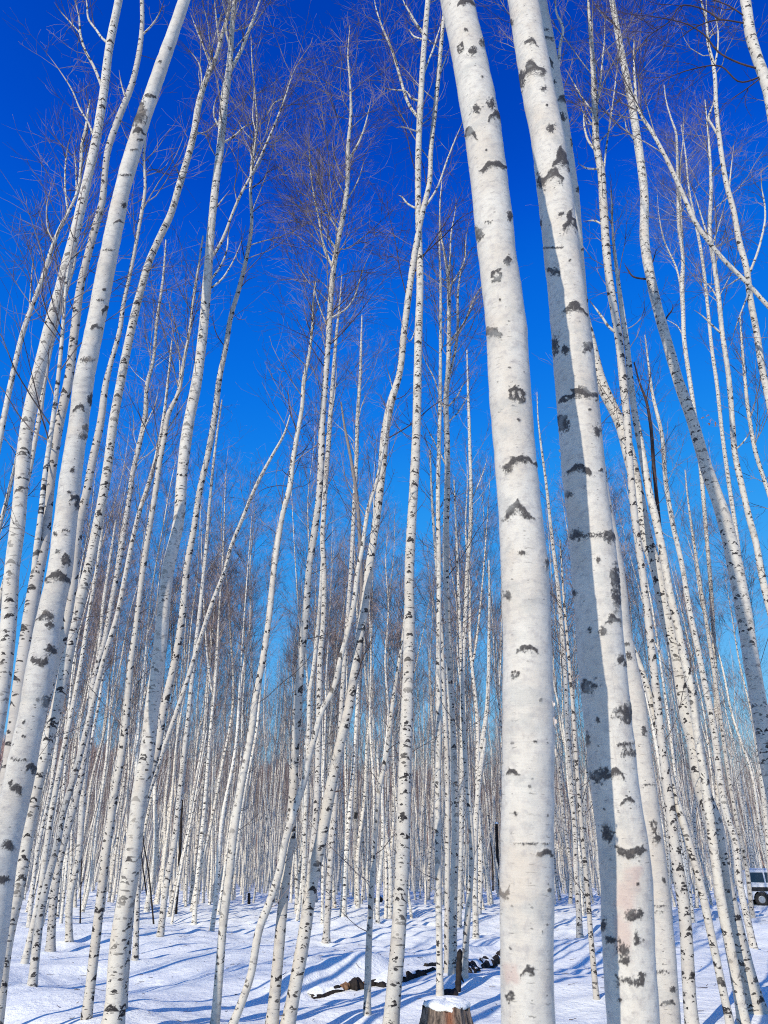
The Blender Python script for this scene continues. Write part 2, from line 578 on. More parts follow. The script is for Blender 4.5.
T('thick white birch trunk in right foreground, lit all over, left of the two thickest', 3.33,
  '528,1024,54 527.5,850,53 527.5,684,50 524.5,570,47 517,475,42.5 509,380,40.5 505.5,320,40 497.5,260,38 490,190,37.5 482.5,130,37.5 470,60,35 457,0,32.5 436,-80,29',
  near=True, lean=-0.01, wob=0.0, crown=False, grow=7.0, dens=2600, marks='a,464.7,3,9,5 b,465.5,30,2,2 b,482.5,42.5,3,4.5 r,460.8,49,3,5 b,473.3,52,4,4 a,496,117,8,7 b,491,104,4,5 b,476,109,4,4 a,468.6,134,7,6 a,493,166,12,5 b,482,77,1.5,1.5 b,510,216,3,5 b,479,234,5,7 l,488,222,4,2 r,496,276,5,6 b,507,261,4,4 a,492.4,333,10,6 r,513,394,4,7 r,520,395,4,7 a,525,461,14,5 b,507,468,5,4 c,516.6,511,14,7 b,521.6,553,4,2.5 b,548,562,3,6 b,508,596,4,4 a,528,649,11,4.5 r,515,674.5,4,4 a,511,772,6,3.5 b,530,787,2,1.5 l,531,844,18,1.5 a,547,853,8,4 b,549,890,2.5,2 v,505,893,5,7 a,528,971,7,5 r,510.5,997,4.5,5 p,512,975,8,12 b,540,700,1.5,1.5 b,519,420,1.5,1.5 b,535,742,1.5,1.2 b,516,814,1.5,2 b,541,932,1.5,1.2 b,500,300,1.3,1.3 b,486,150,1.2,1.2')
T('thickest white birch trunk, right foreground, left side in long shadow, bark pinkish low down', 3.95,
  '633,1024,52 628,930,51 624,854,50 617,800,48.5 610,740,47 602,665,46.5 594.5,570,45 584,475,42 575,380,40 565.5,285,36.5 554.5,190,34.5 546,130,33 539,95,32.5 523,0,30 510,-80,28',
  near=True, lean=0.0, bow=0.010, wob=0.0, crown=False, grow=8.0, dens=2600, marks='a,531,70,11,9 b,522,80,4,9 b,544,89,3,3 b,511,23,3,4 a,532,42,6,4 b,551,128,4,4 c,562,160,10,9 a,554.6,176,9,8 b,541.6,181,5,8 b,561,214,3,2.5 c,572,223,7,8 l,552,248,11,1.5 b,540,224,2.5,4 b,554.5,271.6,6,5 a,576,309,11,6 b,587,347.6,6,6 b,554.5,346,4,9 b,565,350,4,4 c,580,395,19,6 b,562,421.5,7,9 b,597,431,4,5 a,580,470,11,6 b,568,494.5,3.5,3 l,590,536,22,3 b,578,535,6,6 b,611,537,8,6 b,614.5,580,5,12 b,616,600,4,10 b,574,592.5,3,4 a,613,620,7,5 b,603,631,4,4 b,621,660,6,6 b,586,686,9,7 b,628,712,9,10 l,626.6,744,9,2.5 l,626.6,752,8,6 b,600.6,775,10,7 a,615.5,774,9,6 a,629,801,7,4 b,606.6,833,6,8 v,629,852,13,6 b,632,916,7,5 r,634,914,7,6 b,612,940,7,4 b,623,950,6,5 b,625,960,5,5 l,631,981,13,5 b,642,978,4,6 b,636.7,939,3,6 b,604,924,3,6 p,626,900,12,16 p,622,935,9,22 p,632,880,9,12 b,547,105,1.5,1.5 b,570,260,1.5,1.5 b,590,410,1.5,1.5 b,601,470,2,1.5 b,598,560,2,3 b,590,630,2,3 b,637,884,1.5,2 b,620,1000,2,2 b,588,740,3,6 b,598,720,2,3')
T('pale birch trunk tucked close behind the thickest front trunk, only its right side showing', 6.1,
  '668,1024,25 661,930,25 653,854,24 641,760,22.5 634,700,22 622,640,21.5 613.5,570,20.5 598,480,19 588,380,17.5 579,300,16.5 570.5,190,15.5 557,95,14.5 540.5,0,12 528,-70,10',
  ['560,82 559,60 560,46 563,28 556,11 556,-2 560,-18|4,2'], near=True, crown=False, grow=6.0,
  marks='l,544.7,30,5,2 a,546,38.5,6,2.5 c,548,62,5,5 a,561,100,6,5 b,560,117,6,4 b,573,142,3,4 b,578,189,2.5,3 b,554,82,2,2 b,644,731,3,5 r,654,826.6,3,6 b,657.6,838.6,4,5 l,660,906,7,1.5 l,660,912,6,1.5 l,661,972,8,2.5 b,626,644.6,3.5,2 b,628.5,655.6,3,4 b,583,250,2,2 b,588,300,2,2.5 b,605,478,2,8 b,609,510,2,8 b,664,880,2,3 b,655,760,2,1.5 l,650,785,6,1.5 b,672,990,2.5,3 a,668,1003,7,3')
T('thick bending birch right of the two thickest, crossing in front of slimmer stems', 9.7,
  '760,1024,21 747,980,20.5 734,930,20 723,880,19 711.5,815,17 702,790,16 694,740,15.5 685,710,15 677,655,14.5 667,620,13.8 657,570,13.2 646,538,13 638,495,12.5 629,454,12.5 621,426,12 602,385,12 590,340,11 578,290,10.5 566,220,10 552,120,9',
  grow=4.0, npri=12, s0=0.7)
T('slim upright birch forking into white limbs at the top, right of the two thickest trunks', None,
  '694,1040,13.5 692,1024,13 683,900,12 675,850,11 669,800,10 663,755,8.5 656,690,8 651,644,7.5 642,570,7 635,520,7 630,465,7 627,420,7.5 623,380,8 619,340,8 610,285,7.8 603,200,8 601,170,7.5 597,150,7 595,110,6 592,50,4.5 589,12,3 588,-6,1.5',
  ['594,156 588,140 585,130 584,115 587,105|3,2', '585,130 579.5,108|2,1', '597,112 600,85 602,65 604.6,37 605,20 608,5|3,1', '594,115 590,108 580.5,95 572,80 565.6,69|2.5,1.2', '594,172 586,168 577.7,163|2.5,1.5',
   '616,337 609,327 602.7,318 590,301|3.5,2.5', '603,226 593.5,220.6 583,221.5|2.5,1.5', '600,190 606,150 612,110 618,60 622,20|2.5,1'], grow=0.8, s0=0.7, npri=16)
T('slim greyish birch slanting up behind the thick bending birch at right', 9.3,
  '744,1024,11 734,968,10.5 728,937,10 722,906,10 714,850,9.5 706,790,9 697,728,8.5 692,690,8.2 685,663,8 677,624,7.8 670,594,7.5 665,565,8 657,525,7.5 649,491,7.5 640,441,7 635,415,6.5 631,385,6 627,345,5.5 622,310,5 618,280,4 613,235,2.5 611,190,1.2', s0=0.7, npri=14)
T('dead black leafless stem with a forked tip leaning beside the slim grey birch at right', 9.6,
  '742,1020,5 727,935,5 713,850,5 696,728,4.8 684,663,4.6 669,594,4.4 661,540,4 657.7,508,3.8 654,469,3.6 650,421,3.2 646,400,2.6 640,384,2 634,362,1.2',
  ['646.5,400 648,390 650,378 651,366|1.6,0.84|d'], mat='twig', name='dead_tree', s0=0.8, npri=3, group='dead stems', sticks=2, detail=0.4, lmax=0.5)
T('thin creamy stem at lower right leaning left until it hides behind the thick trunks', None,
  '732,1036,8.3 730,1024,8 725,1000,8 711,934,8 701,887,8 687,836,7.5 672,785,7 663,752,6.5 655,720,6 648,690,6 640,665,5.5 630,640,5 616,600,5 601,550,4.5 590,500,4 580,440,3 572,380,2', s0=0.8, npri=10)
T('slender pale birch at right with its foot just left of the parked white car', None,
  '754,950,7.5 747,918,7 739,879,7 735,840,7.5 728,820,7.5 721,785,7 714,730,7 706,690,6.5 698,650,6 689,607,5.5 682,565,5 673,525,5 666,484,4.5 662,436,4 652,391,3 648,360,2 645,335,1', s0=0.55)
T('large curving birch near the right edge, shaded broad lower stem leaving the frame', 12.0,
  '825,1080,20 800,950,19 776,800,17 768,760,16.3 760,710,16 752,665,15.5 745,620,15.5 736,570,15.5 723,515,14.3 707,470,12.5 692,420,11.5 678,380,10.8 668,345,10.3 658,310,10 650,275,9.6 645,245,9.3 644,190,8.2 639,150,8 631,100,7.2 621,50,6.5 612,0,5.4 606,-40,4',
  ['644,283 634,277 628,270 624,263|2.4,1.4|d', '654,270 654,258 658,248 661,246|1.7,0.84|d', '667,327 667,317 672,310 673,304|2.5,1.4|d', '623,50 618,30 602,12 590,0|1.8,1|d', '640,155 634,140 627,130 624,118 616,110|2.2,1.2'], npri=14, s0=0.75)
T('white stem arching in from the right edge high up, crossing other crowns', 8.2,
  '945,960,11 925,760,10 885,550,8.5 830,400,7.5 790,328,6.5 767,305,6 750,286,5.6 739,275,5.6 724,260,5.6 709,242,5.2 697,225,5 682,192,4.6 665,156,4.4 652,132,4 639,111,3.2 635,83,2.5 634,60,1.8 634,40,1', ['652,132 645,128 640,128|2,1.3', '739,275 732,283 722,290|2,1.2'], s0=0.75, npri=10)
T('bending white birch at upper right with a forked twisting top', 9.0,
  '850,1040,11 830,960,10.5 805,700,9.5 785,500,8 770,405,7 762,368,6.5 756,329,6.3 750,297,6 747,271,6 739,240,5.6 734,212,5.2 727,186,5 722,158,4.6 719,134,4.4 716,104,4 715,78,3.8 713,63,3.4 708,43,2.8 706,18,2.2 702,4,1.6 699,-12,1',
  ['719,136 712,125 708.6,119 713,105 715,95|3,2.2', '728,190 731,170 734.6,139|2.2,1', '750,277 754,262 758,251 762,236 765,220 764,200 762,190 761,170|3,2', '716,68 718,45 716,20 710,6|2.4,1.4', '746,290 742,310 735,330 731,345|2,1.2'], s0=0.7, npri=16)
T('sunlit birch trunk cutting the top right corner, with dark drooping boughs reaching left', 6.0,
  '880,1000,17 850,700,14.5 815,400,13 790,220,12 772,110,11.2 768,89,11 758,60,10.7 751,37,10.3 747,10,10 742,-20,9.4',
  ['758,74 739,63 721,54 702,33 687,24 672,20 639,15 612,13|2.3,0.84|d|x', '743,26 717,20 698,26 678,40 660,62|1.9,0.7|d|x', '755,80 740,82 720,66 693,69 672,76 650,86 636,88|2,0.77|d|x', '720,20 705,10 684,5 669,22 650,35 628,61 615,70|1.9,0.84|d|x', '744,20 725,4 700,-3 680,-6|1.7,0.84|d|x', '757,80 745,90 730,100 722,106|1.6,0.7|d|x'], npri=10, s0=0.85)
T('narrow white birch at right whose crown splits into twin upright purple-twigged tips', None,
  '722,915,5.5 718,800,5 716,700,4.5 714,644,4.3 711,590,4 706,530,4 700,460,4.2 693,402,4.2 689,375,4.2 684,338,4.2 683,310,4.2 682,285,4.6 683,262,3.6 679,227,3.5 678,190,3 677,150,2.5 676,133,2.3 671,118,1.8 666,100,1.3 664,85,0.8',
  ['683,262 681,215 680,170 683,140 684,110|3.2,1', '683,300 677,270 664,240 659,215 657,190|2.6,1', '684,338 676,325 660,317|1.6,0.8'], s0=0.62, npri=34)
T('slender white birch behind the big curving right birch, straight and slightly tilted, reddish twigs', None,
  '775,925,5.5 764,800,5 757,740,5 748,650,4.7 745,620,4.6 737,538,4.2 729,484,4.2 722,432,3.8 717,385,3.7 712,350,3.5 708,310,3.2 700,245,3 696,225,2.6 690,195,2 685,150,1.4 681,125,0.8', s0=0.58, npri=30)
T('mottled white birch at right with a winding stem, right of the slender straight one', 12.5,
  '850,1040,10 800,740,8.3 775,630,7.2 765,590,7 760,565,6.6 756,543,6.5 749,517,6.2 743,491,6 735,454,5.6 732,417,5.2 729,380,5 722,331,4.6 719,301,4.6 715,270,4.5 710,236,4 711,190,3.4 710,158,2.6 707,120,1.6 705,100,0.9',
  ['719,301 711,288 702,280 692,275|2,1.2', '722,335 712,325 700,314 694,310|2.4,1.4', '713,255 707,235 701,215 695,195 690,180|2.6,1.2', '735,450 745,440 751,430|2,1.2', '714,250 719,225 726,200|2,1'], s0=0.6, npri=30)
T('thin white birch nearest the right edge at mid height, tilting left', 13.0,
  '880,1040,8 840,800,6.6 800,600,5.3 768,491,4.3 763,476,4.2 756,454,4.1 751,428,4 747.6,406,3.6 745,380,3.2 742,345,2.5 740,315,1.5', s0=0.6, npri=22)
T('white stemmed birch standing in the snow just before the parked white car', None,
  '753,919,5 747,870,4.6 737,822,4.4 728,770,4.2 718,700,4 706,620,3.5 695,550,2.8 688,500,1.8 685,470,1', s0=0.55)

# ---- left part
T('big leaning white birch across the left side with a round knot high on its stem', 4.8,
  '-22,1024,32 -8,930,30.5 3,854,29.5 17,790,28.5 25,750,27.5 33,712,26.8 41,665,26 50,617,25.3 60,570,24 65.5,522,22 71,475,20.8 78,427,19.6 84,380,19 94,332,18.2 103,285,17.2 112.5,237,16.8 122.5,190,16 136,142,15.6 151.5,95,14.6 168,47,13.4 184.5,0,11.2 198,-40,10',
  near=True, crown=False, grow=7.0, marks='b,139,113,6,11 r,138,112,6,12 a,131,106,6,4 a,137,131,7,4 a,106.6,310,6,4 b,109.4,315,3,5 a,96.4,327,6,4 b,86,360,6,3 b,124,205,3,2.5 a,79,408,7,4.5 b,85,428,4,4 b,84.4,436,6,3 b,90,400,3,7 a,75,499,6,5 b,77,505,4,5 b,55.6,534,2.2,2 l,65,531,4,2 b,58,551.6,2.5,2 a,57.5,577,11,6 b,62,577,5,4 a,47,616,8,5 b,50,625,4,5 b,39,662,4,4 b,44,662,4,4 b,34,660,3,4 b,52,650,6,5 b,46,703,4,7 b,23,722,2,2 b,23,736,2,2 a,30.6,768,6,4 b,33,770,4,4 b,14,787,4,4 b,19,790,3,5 b,11,783,2.5,3 b,10,845,6,5 a,150,96,6,2.5 b,170,48,2,2 l,125,175,6,1.5 l,134,150,5,1.5 l,110,250,6,1.5 l,100,300,5,1.5 a,119,222,5,2 b,3,880,5,4 b,72,470,2,2 b,69,492,2,1.5 b,140,140,3,1.5 b,160,62,2,1.5 b,104,290,2,1.5 b,66,560,4,6 b,38,700,2,2 l,20,760,8,2')
T('dark-banded white birch second from the left edge, parallel to the big knotted one', 7.0,
  '-48,1024,19 -25,850,17.5 -2,715,16 5,665,15.5 9,617,15 12,570,14.6 18,522,14 22,475,13.6 27,427,13.2 37,380,12.6 48.7,332,12 61.6,285,11.5 74,237,10.3 85,190,9.2 95.5,142,8.7 103.4,95,8.5 109.4,47,8 118.7,0,7.5 124,-30,6',
  ['106.6,46 102,38 96.4,30 89,20 87,4 84,-12|3.2,2', '97.5,92 94,67 85,50 80.6,35 79,17 76,4 74,-10|3.6,2', '95,140 88,122 80.6,110 72,90 62,74 52,60 40,45|2.6,1', '80,33 70,22 61,12 54,2|2,1'], npri=14, s0=0.75)
T('creamy twin-stemmed birch between the two leftmost leaning birches, one stem kinked near the top', 6.0,
  '-32,1024,17 -6,854,15 9.7,760,13.8 16.7,712,14 23,665,14 30,617,14.2 38,570,12.5 43.5,545,11.2 46,522,10.8 50.5,475,10 58.5,427,9.5 68.6,380,8.8 74.5,332,8.4 80.7,285,7.6 92.7,237,7.2 102.5,200,6.8 105,172,5.8 108,150,6.4 115,128,6.8 122.4,109,6.4 129,93,6.2 137.6,61,5.4 142,28,4.5 142,0,4 141,-25,3',
  ['32,600 37,545 40,522 45,475 52,427 58,380 62.6,332 66,285 74,237 79,208 83,185|8,2.5', '126,97 121,82 119,70|2.2,1.2', '142,34 152,25 160,12 164,0|2.4,1.2'], npri=12, s0=0.8)
T('thin birch hidden partly behind the big knotted left birch, curving up to its right', 7.6,
  '-10,1000,10 10,870,9.5 28,780,9 46,700,8.6 57,660,8.5 66,626,8.5 72,590,8.5 80,520,8.5 86,495,8 92.7,460,8 100,426,7.2 106.6,380,6 110,366,5.2 119.6,331,4.6 124,301,4.2 128,283,4 139,227,3.6 145,190,3.1 144,154,2.5 146,133,2 148,100,1.2', s0=0.72, npri=14)
T('long leaning birch right of the knotted one, top forking at curls of bark', 9.3,
  '-6,1040,13.3 -3,1018,13 9,930,12.5 20,882,12.5 28,835,12.2 37,787,12 45,755,11.9 55.6,712,11.6 66,665,11.5 76,617,11 88,570,10 98,522,9.5 106.5,475,9.2 112.6,427,8.7 121,380,8.6 130.7,332,8.2 142,285,7.7 149,262,7.4 160,237,7.6 170.5,215,7.2 178,190,7 192,142,6.6 201,95,6 208,75,5.2 216,58,4.4 222,35,4 228,15,3.5 232,-8,2.5',
  ['211,66 203,45 195,25 190,12|3,1.5', '199,88 197,60 186,47 180,40|2,1', '183,180 178,172 172,160|2,1', '144,275 152,268 158,262|1.2,0.7|d', '196,130 205,135 212,138|1.6,1', '220,45 217,25 215,5 214,-8|2.6,1.5'], s0=0.62, npri=20)
T('heavy white birch left of centre, dark chevron scars, right flank in blue shadow low down', None,
  '111,1036,20.5 113,1024,20 121,930,18.6 129,882,17.4 135,835,16.2 141,787,15.6 147,755,15 151.5,712,14.2 158,665,13.6 163,617,12.7 168,570,12.2 178.5,522,11.2 182,475,10.8 188,427,11 197,380,10.2 203,332,9.3 207,285,9 210.4,237,7.8 215,190,7.6 221,142,7.6 225,95,7.8 229,70,6.5 231,45,5.2 233,18,5 235,0,4.8 237,-25,4',
  ['229,74 234,64 239,55 248,33 255,15 260,0 265,-15|5,3', '212.7,262 218,248 224,236 233,212 243,190 252,174 268.5,139 285,98 294.5,70 304,54 311,44 313,37|4,1.5', '213.5,287 218,270 226.6,251 228.5,231 231,215|2.6,1.4', '214.6,292 222,279 229.4,268 240.5,244 246,225|2.4,1.2', '224,145 233,137 246,126 259,120.5|2.6,1.4', '217,133 213.6,111 216,100 220,91|2.4,1.5', '228,52 226,30 228,10 229,-5|3,2', '252,174 254,150 256,134 253,120 254,95 252,60|2.2,1.2', '285,98 276,102 266,116 256,124|1.8,1', '214,215 222,200 230,190|2,1'], s0=0.58, npri=26, lmax=1.7)
T('greyish smooth birch just right of the heavy mid-left birch, bowed against blue sky', None,
  '121,1010,10.3 122,1000,10 132,880,9.5 138,823,9.2 146,786,8.8 156,755,8.2 164,707,7.7 172,674,7.3 178,644,7.1 182,618,7 187,567,6.6 194,528,6.2 199.7,491,6.1 208,454,6 214.6,417,6 219.5,378,5.6 225.7,347.6,5.1 231,316,4.8 238.7,290,4.6 246,260,4.1 251.5,227,3.6 250.5,190,3 253,150,2.4 257,125,2 255,95,1.6 252,60,1.2 251,35,0.8',
  ['223,350 217,335 213,320 212,312|1.3,0.7|d', '246,262 242,245 241,230|1.2,0.7|d', '239,288 248,280 258,276|1.2,0.63|d', '252,215 262,205 275,200|1.3,0.56|d', '252,190 262,180 272,168 285,162|1.3,0.56|d'], s0=0.6, npri=22)
T('thin birch leaning far right from behind the heavy mid-left birch, bare tipped', None,
  '135,962,6.2 138,880,5.7 141,825,5.2 148,796,5.1 155,775,5 164,748,5 179,705,5 187,681,4.7 200,640,4.6 213,601,4.5 225,570,4.3 231,547,4.2 242,520,4 252,495,4 261,476,3.8 272,456,3.3 285,432,2.4 290,415,1.2', s0=0.6, npri=16, lmax=1.1)
T('banded slim birch rooted just left of the heavy mid-left birch, fine split crown', None,
  '86,1022,9.8 90,989,9.6 98,920,9.2 102,886,8.8 106,851,8.6 111,818,8.2 116,785,7.7 121,760,7.2 126,720,6.6 131,663,6.2 135,635,5.8 139.5,598,5.6 143,570,5.6 150.6,521,5.6 155,495,5.5 160,460,5.3 164.5,436,5.4 168,415,5 177.5,395,4.2 184,360,3.5 189,335,3 193,301,2.8 198,270,2.3 203,236,1.4', ['165,432 174,420 182,407 190,395|2,1', '178,394 180,370 178,345 174,320|2.2,1'], s0=0.6, npri=26)
T('slim white birch with its foot lone in the snow at the lower left, dark flecked', None,
  '32,988,9 36,950,8.4 39,925,8 46,888,7.6 55.6,851,7.2 63,814,6.8 74,777,6.6 84,740,6.2 94.6,696,5.7 104,659,5.3 117,616,5.2 127,568,5 133,538,4.7 140,510,4.6 150,480,4.5 159,445,4 164,415,3.2 168,380,2.4 172,340,1.4', s0=0.58)
T('greyish birch with close dark bands, standing behind the lone-footed slim birch at left', None,
  '50,953,8.7 52,920,8.2 55,888,7.8 61,855,7.2 69,825,6.7 76,800,6.6 84,760,6.2 90,720,6.1 95,674,5.7 104,644,5.6 111,607,5.6 118.7,565,5.2 126,519,5.1 129,500,5 133.5,469,5 138.5,448,5 145,417,4.6 148,380,4 151,370,3.6 157,320,3 163,279,2.4 166,240,1.4', ['139,446 146,425 155,405 160,380|2.2,1'], s0=0.55, npri=30)
T('slim pale birch at far left behind the lone-footed one, leaning right', None,
  '24,966,7.2 33,927,6.7 41,888,6.2 48,836,6.1 59,773,5.6 70,720,5.1 80,670,4.6 88,620,4.1 95,580,3.6 101,540,3.1 105,500,2.5 110,450,1.4', s0=0.55)
T('straight thin birch in the left snow, right of the greyish banded one', None,
  '69,948,7.2 70,898,6.7 78,860,6.2 82,810,6.1 86,760,5.2 93,700,4.7 99,650,4.2 104,600,3.6 110,560,3 116,520,1.8', s0=0.52)
T('grey-shaded thin birch rising from open snow just right of the heavy mid-left birch', None,
  '160,937,7 166,888,6.4 174,844,6.2 179,801,5.7 183,764,5.2 188,720,4.7 193,670,4.2 200,610,4 206,550,3.6 210,500,3 215,450,2.4 222,400,1.4', s0=0.52)
T('slim bright birch just left of the crooked leaning one, top nodding right', None,
  '214,1030,8.7 215,1022,8.6 219,975,8.5 223.5,921,8.5 230,870,8.2 233.5,836,8.1 240.5,790,7.6 250,740,7.1 257,690,6.6 261,670,6.3 268.5,622,6.2 274,570,5.7 278,541,5.6 283,513,5.4 290,486,5.5 292.6,463,5.1 297,436,4.6 302,408,4.2 304,380,4 309,355,3.4 312,330,2.5 314,294,1.8 316,280,1',
  ['296,430 291,415 289,404 288,394 280.6,384 272,378|1.3,0.63|d|x', '298,432 305,425 315,418|1.1,0.56|d', '290,476 285,473 282,470|1,0.63|d', '290,486 275,486 262,490 252,500|1.1,0.56|d|x', '305,366 298,358 290,350|1.6,0.9'], s0=0.55, npri=26)

# ---- middle part
T('tall birch with a many-limbed feathery crown in the centre-left sky', None,
  '271,1034,12.2 272,1024,12 277,970,11.2 281,925,10.3 284.5,888,9.7 290,844,9.2 293,796,8.7 295,755,8.3 298,700,8.1 302,653,7.6 305.6,616,7.2 309,570,6.7 315,528,6.6 318.6,500,6.5 321,463,6.5 322,426,6.2 325,385,5.8 328,345,5.7 330,310,5.6 332,283,5.6 337,246,5.2 342.7,218,5 347,188,4.6 348,148,4 351,111,3.1 350,83,2.3 348,56,1.6 350,25,0.8',
  ['351,163 357.6,145 365,126 368.7,111 372,95|3.2,1.2', '331,272 324,246 318.6,218 313,190 309,148 309,126|3.2,1.2', '334,249 328,236 322,223 321,214|2,1', '335,320 346,309 355.7,294 359,283 366,262 374,246|2.4,1', '341,196 337,180 332,160|2,1', '329,330 319,305 314,285 312,270|2,1', '328,345 345,330 360,312 376,290 388,276|1.3,0.56|d|x', '326,372 310,345 300,325 280,303 274,303|1.2,0.49|d|x', '330,312 345,300 362,280 380,262|1.2,0.49|d|x', '327,360 312,340 292,330 276,322|1.1,0.49|d|x', '345,200 356,185 363,165 366,150|2,0.8'], s0=0.52, npri=44, lmax=1.75, detail=1.2)
T('straight slim birch right beside the feathery-crowned one, nearly touching it high up', None,
  '303,960,8.2 310,880,7.6 315,829,7.1 317,796,6.7 318.5,746,6.3 319.5,690,6.1 320.5,653,5.8 323,629,5.6 324,607,5.6 324,570,5.5 322.5,538,5.2 324,510,5.1 326,476,5 328,450,5 330,420,4.6 333,380,4 336,340,3 340,300,1.6 342,275,0.8', ['324,545 330,535 336,527|1.2,0.63|d', '331,420 334,400 336,380 337,360|2,1'], s0=0.55, npri=26)
T('thin birch between the feathery-crowned birch and its straight slim neighbour, further back', None,
  '303,928,5 306,800,4.7 309,727,4.3 310,690,4.1 313,672,4 317,635,4 320,600,3.2 322,560,2.6 326,500,2 330,440,1.1', s0=0.5)
T('crooked leaning birch with an elbow halfway up, left of centre', None,
  '228,1036,8.2 233,1024,8.1 250,978,8.1 260,927,8.2 270,901,8.1 279,873,7.7 286,838,7.6 295.6,808,7.2 305,777,6.8 309,757,6.4 314,739,6.2 322,711,6.1 333,690,5.7 341,657,5.3 348,631,5.2 354,603,5.1 358,570,4.7 362,550,4.3 365,528,4.1 369,506,4 376,484,3.6 381,460,3 386,430,2.4 389,400,1.4', s0=0.68, npri=14)
T('bright leaning birch left of the upright middle one, crossing behind it near its top', None,
  '286,1034,13.8 288,1024,13.6 305,930,13 312,882,12.5 321,840,12 331,787,11.2 341,740,10.2 348,712,9.7 355,665,9.2 363,617,8.7 369,570,8.1 376,522,8 381.5,475,8.2 386,427,8.6 393,395,7.6 398,380,6.8 404,332,6.6 410,285,6.5 417,240,6 423,210,5.6 429,185,5.1 431,148,4.7 435,111,4.6 437.7,83,4.5 441,46,4 443,25,3.5 447,-6,3',
  ['437,87 441,70 445,60 450,46|2.6,1.5', '416,268 427.5,251 444,236 461,218 471,212 485,205|1.7,0.7|d', '414,280 431,244 444,225 461,194 466,180|1.6,0.7|d', '423,212 430,200 435,192 448,158 455,140 461,126 466,112|3,1.4', '391,438 410,425 420,417 430,408 450,395 465,383 478,372|1.6,0.56|d', '350,690 357,677 364,655 369,645 378,628 388,617|1.4,0.7|d', '333,795 341,790 346,782|1.3,0.84|d', '428,192 424,170 418,150|1.2,0.63|d', '408,300 400,270 395,240 388,210 386,190|1.3,0.56|d|x', '393,400 405,395 412,385|1.1,0.63|d', '395,390 390,378 386,365|1.6,1'], s0=0.62, npri=18)
T('tall straight upright birch in the middle with a long bare limb high left', None,
  '390,1036,15.8 391,1024,15.6 398.7,930,14.6 402,870,14.2 403.5,820,13.7 405,760,13.1 407,712,12.4 408.5,665,11.6 409.4,617,10.6 409.4,570,9.7 411.7,522,9.4 414.5,475,9.1 416.5,427,8.6 417.5,380,8.2 418.5,332,7.8 420,285,7.1 419,237,6.6 418,190,6.3 418.7,142,6.1 421,95,5.8 424,47,5.5 428,0,5.2 431,-30,4.5',
  ['414.5,122 409,105 404,91 398,70 392,50 386,36 381,24 376,8 374,-4|3.8,2.8', '416,103 411,98 408,93 405,91 395,90 385,88 380,85|2.6,1.4', '421,39 415,37 411,33 409,29|2.4,1.6', '422,36 418,26 410,13 403,0 400,-8|3,2', '414.5,130 407,128 400,127 396,128|1.8,1', '423,77 428,62 433,50 437,37 441,24 443,14|2.8,1.8', '418,175 412,160 408,140 400,110 396,95 390,60|1.2,0.49|d|x', '417,210 408,204 402,197 398,195|2.6,1.8', '418,320 408,340 404,330 396,296|1.6,0.8', '422,125 428,120 432,116|1.4,0.8', '414,440 400,430 390,412|0.94,0.49|d'], s0=0.6, npri=16, lmax=1.3)
T('slender cream birch rising plumb from right behind the snow-capped stump', None,
  '440,998,6.9 439.5,960,6.7 439,927,6.6 438,850,6.3 437.7,800,6 438.6,740,5.7 438.6,660,5.2 439,570,4.7 438,491,4.2 438.6,463,4.1 440,404,3.6 440.5,350,3.1 440.5,283,2.5 439.5,246,1.9 440,205,1', s0=0.5, npri=34, lmax=1.2)
T('mottled upright birch just right of the plumb cream one, splitting into several white leaders', None,
  '453,978,8.8 453.4,907,7.8 455,840,7.7 454.4,786,7.5 452,730,7.2 449.7,681,7 448,630,6.7 446,570,6.4 446,528,6.2 447.5,480,6 447,440,5.7 446,400,5.3 448,370,4.8 449,330,4.2 449,309,4.1 448,277,3.5 444,251,2.5 441,236,2 440,205,1.5 442,180,0.9',
  ['449,385 456,347 459,283 463,264 470,251 476.6,245.6|3.6,1.4', '457,344 464,323 475.7,295.6 482,286 489,276|3,1.4', '448,278 450,260 451,235 455,212 457,195|2.8,1.2', '447,415 441,400 434,378 425,360 420,340|2.2,1', '448,410 458,395 464,383 472,375|2,1', '459,290 464,262 466,240 470,215|2.2,1', '446,470 436,445 428,430 422,418|2,1', '450,425 460,410 468,395 476,380|1.8,0.9', '446,580 460,560 478,530 500,500|1.2,0.56|d'], s0=0.56, npri=38, lmax=1.5)
T('shadowed thin birch stem standing behind the mottled upright birch near the stump', None,
  '447,975,6 447,930,5.6 447.5,850,5.2 447,760,4.6 444,700,4.2 442,640,3.8 436,560,3 432,500,2.4 430,450,1.5', s0=0.52)
T('thin wavy white birch between the mottled upright birch and the thick front trunk', None,
  '459,928,5.4 461,850,5.2 462,760,5 462.7,681,4.7 464,644,4.5 466,607,4.2 467.5,567,4.1 470,538,4 471,491,3.7 470,454,3.3 469,417,3 468,390,2.3 467,350,1.2', ['471,500 476,490 484,470 488,455|1.8,0.9', '466,610 474,602 480,588|1.6,0.8'], s0=0.5, npri=24)
T('slim birch whose foot stands behind the broken dark stake beside the stump', None,
  '464,982,7.2 467,925,6.4 470,888,5.8 472,851,5.4 470,814,5.2 466,768,4.7 463,710,4.2 461,650,3.6 459,600,3 457,550,2.4 454,480,1.3', s0=0.52)
T('white birch standing on the snow bank above the long black log', None,
  '476,939,6.4 475,885,5.9 475,851,5.7 476,820,5.6 479,783,5.2 484,740,4.7 481.5,750,4.7 487,709,4.5 488.7,672,4 489,640,3.2 489.5,600,2.5 489,560,1.3', s0=0.5)
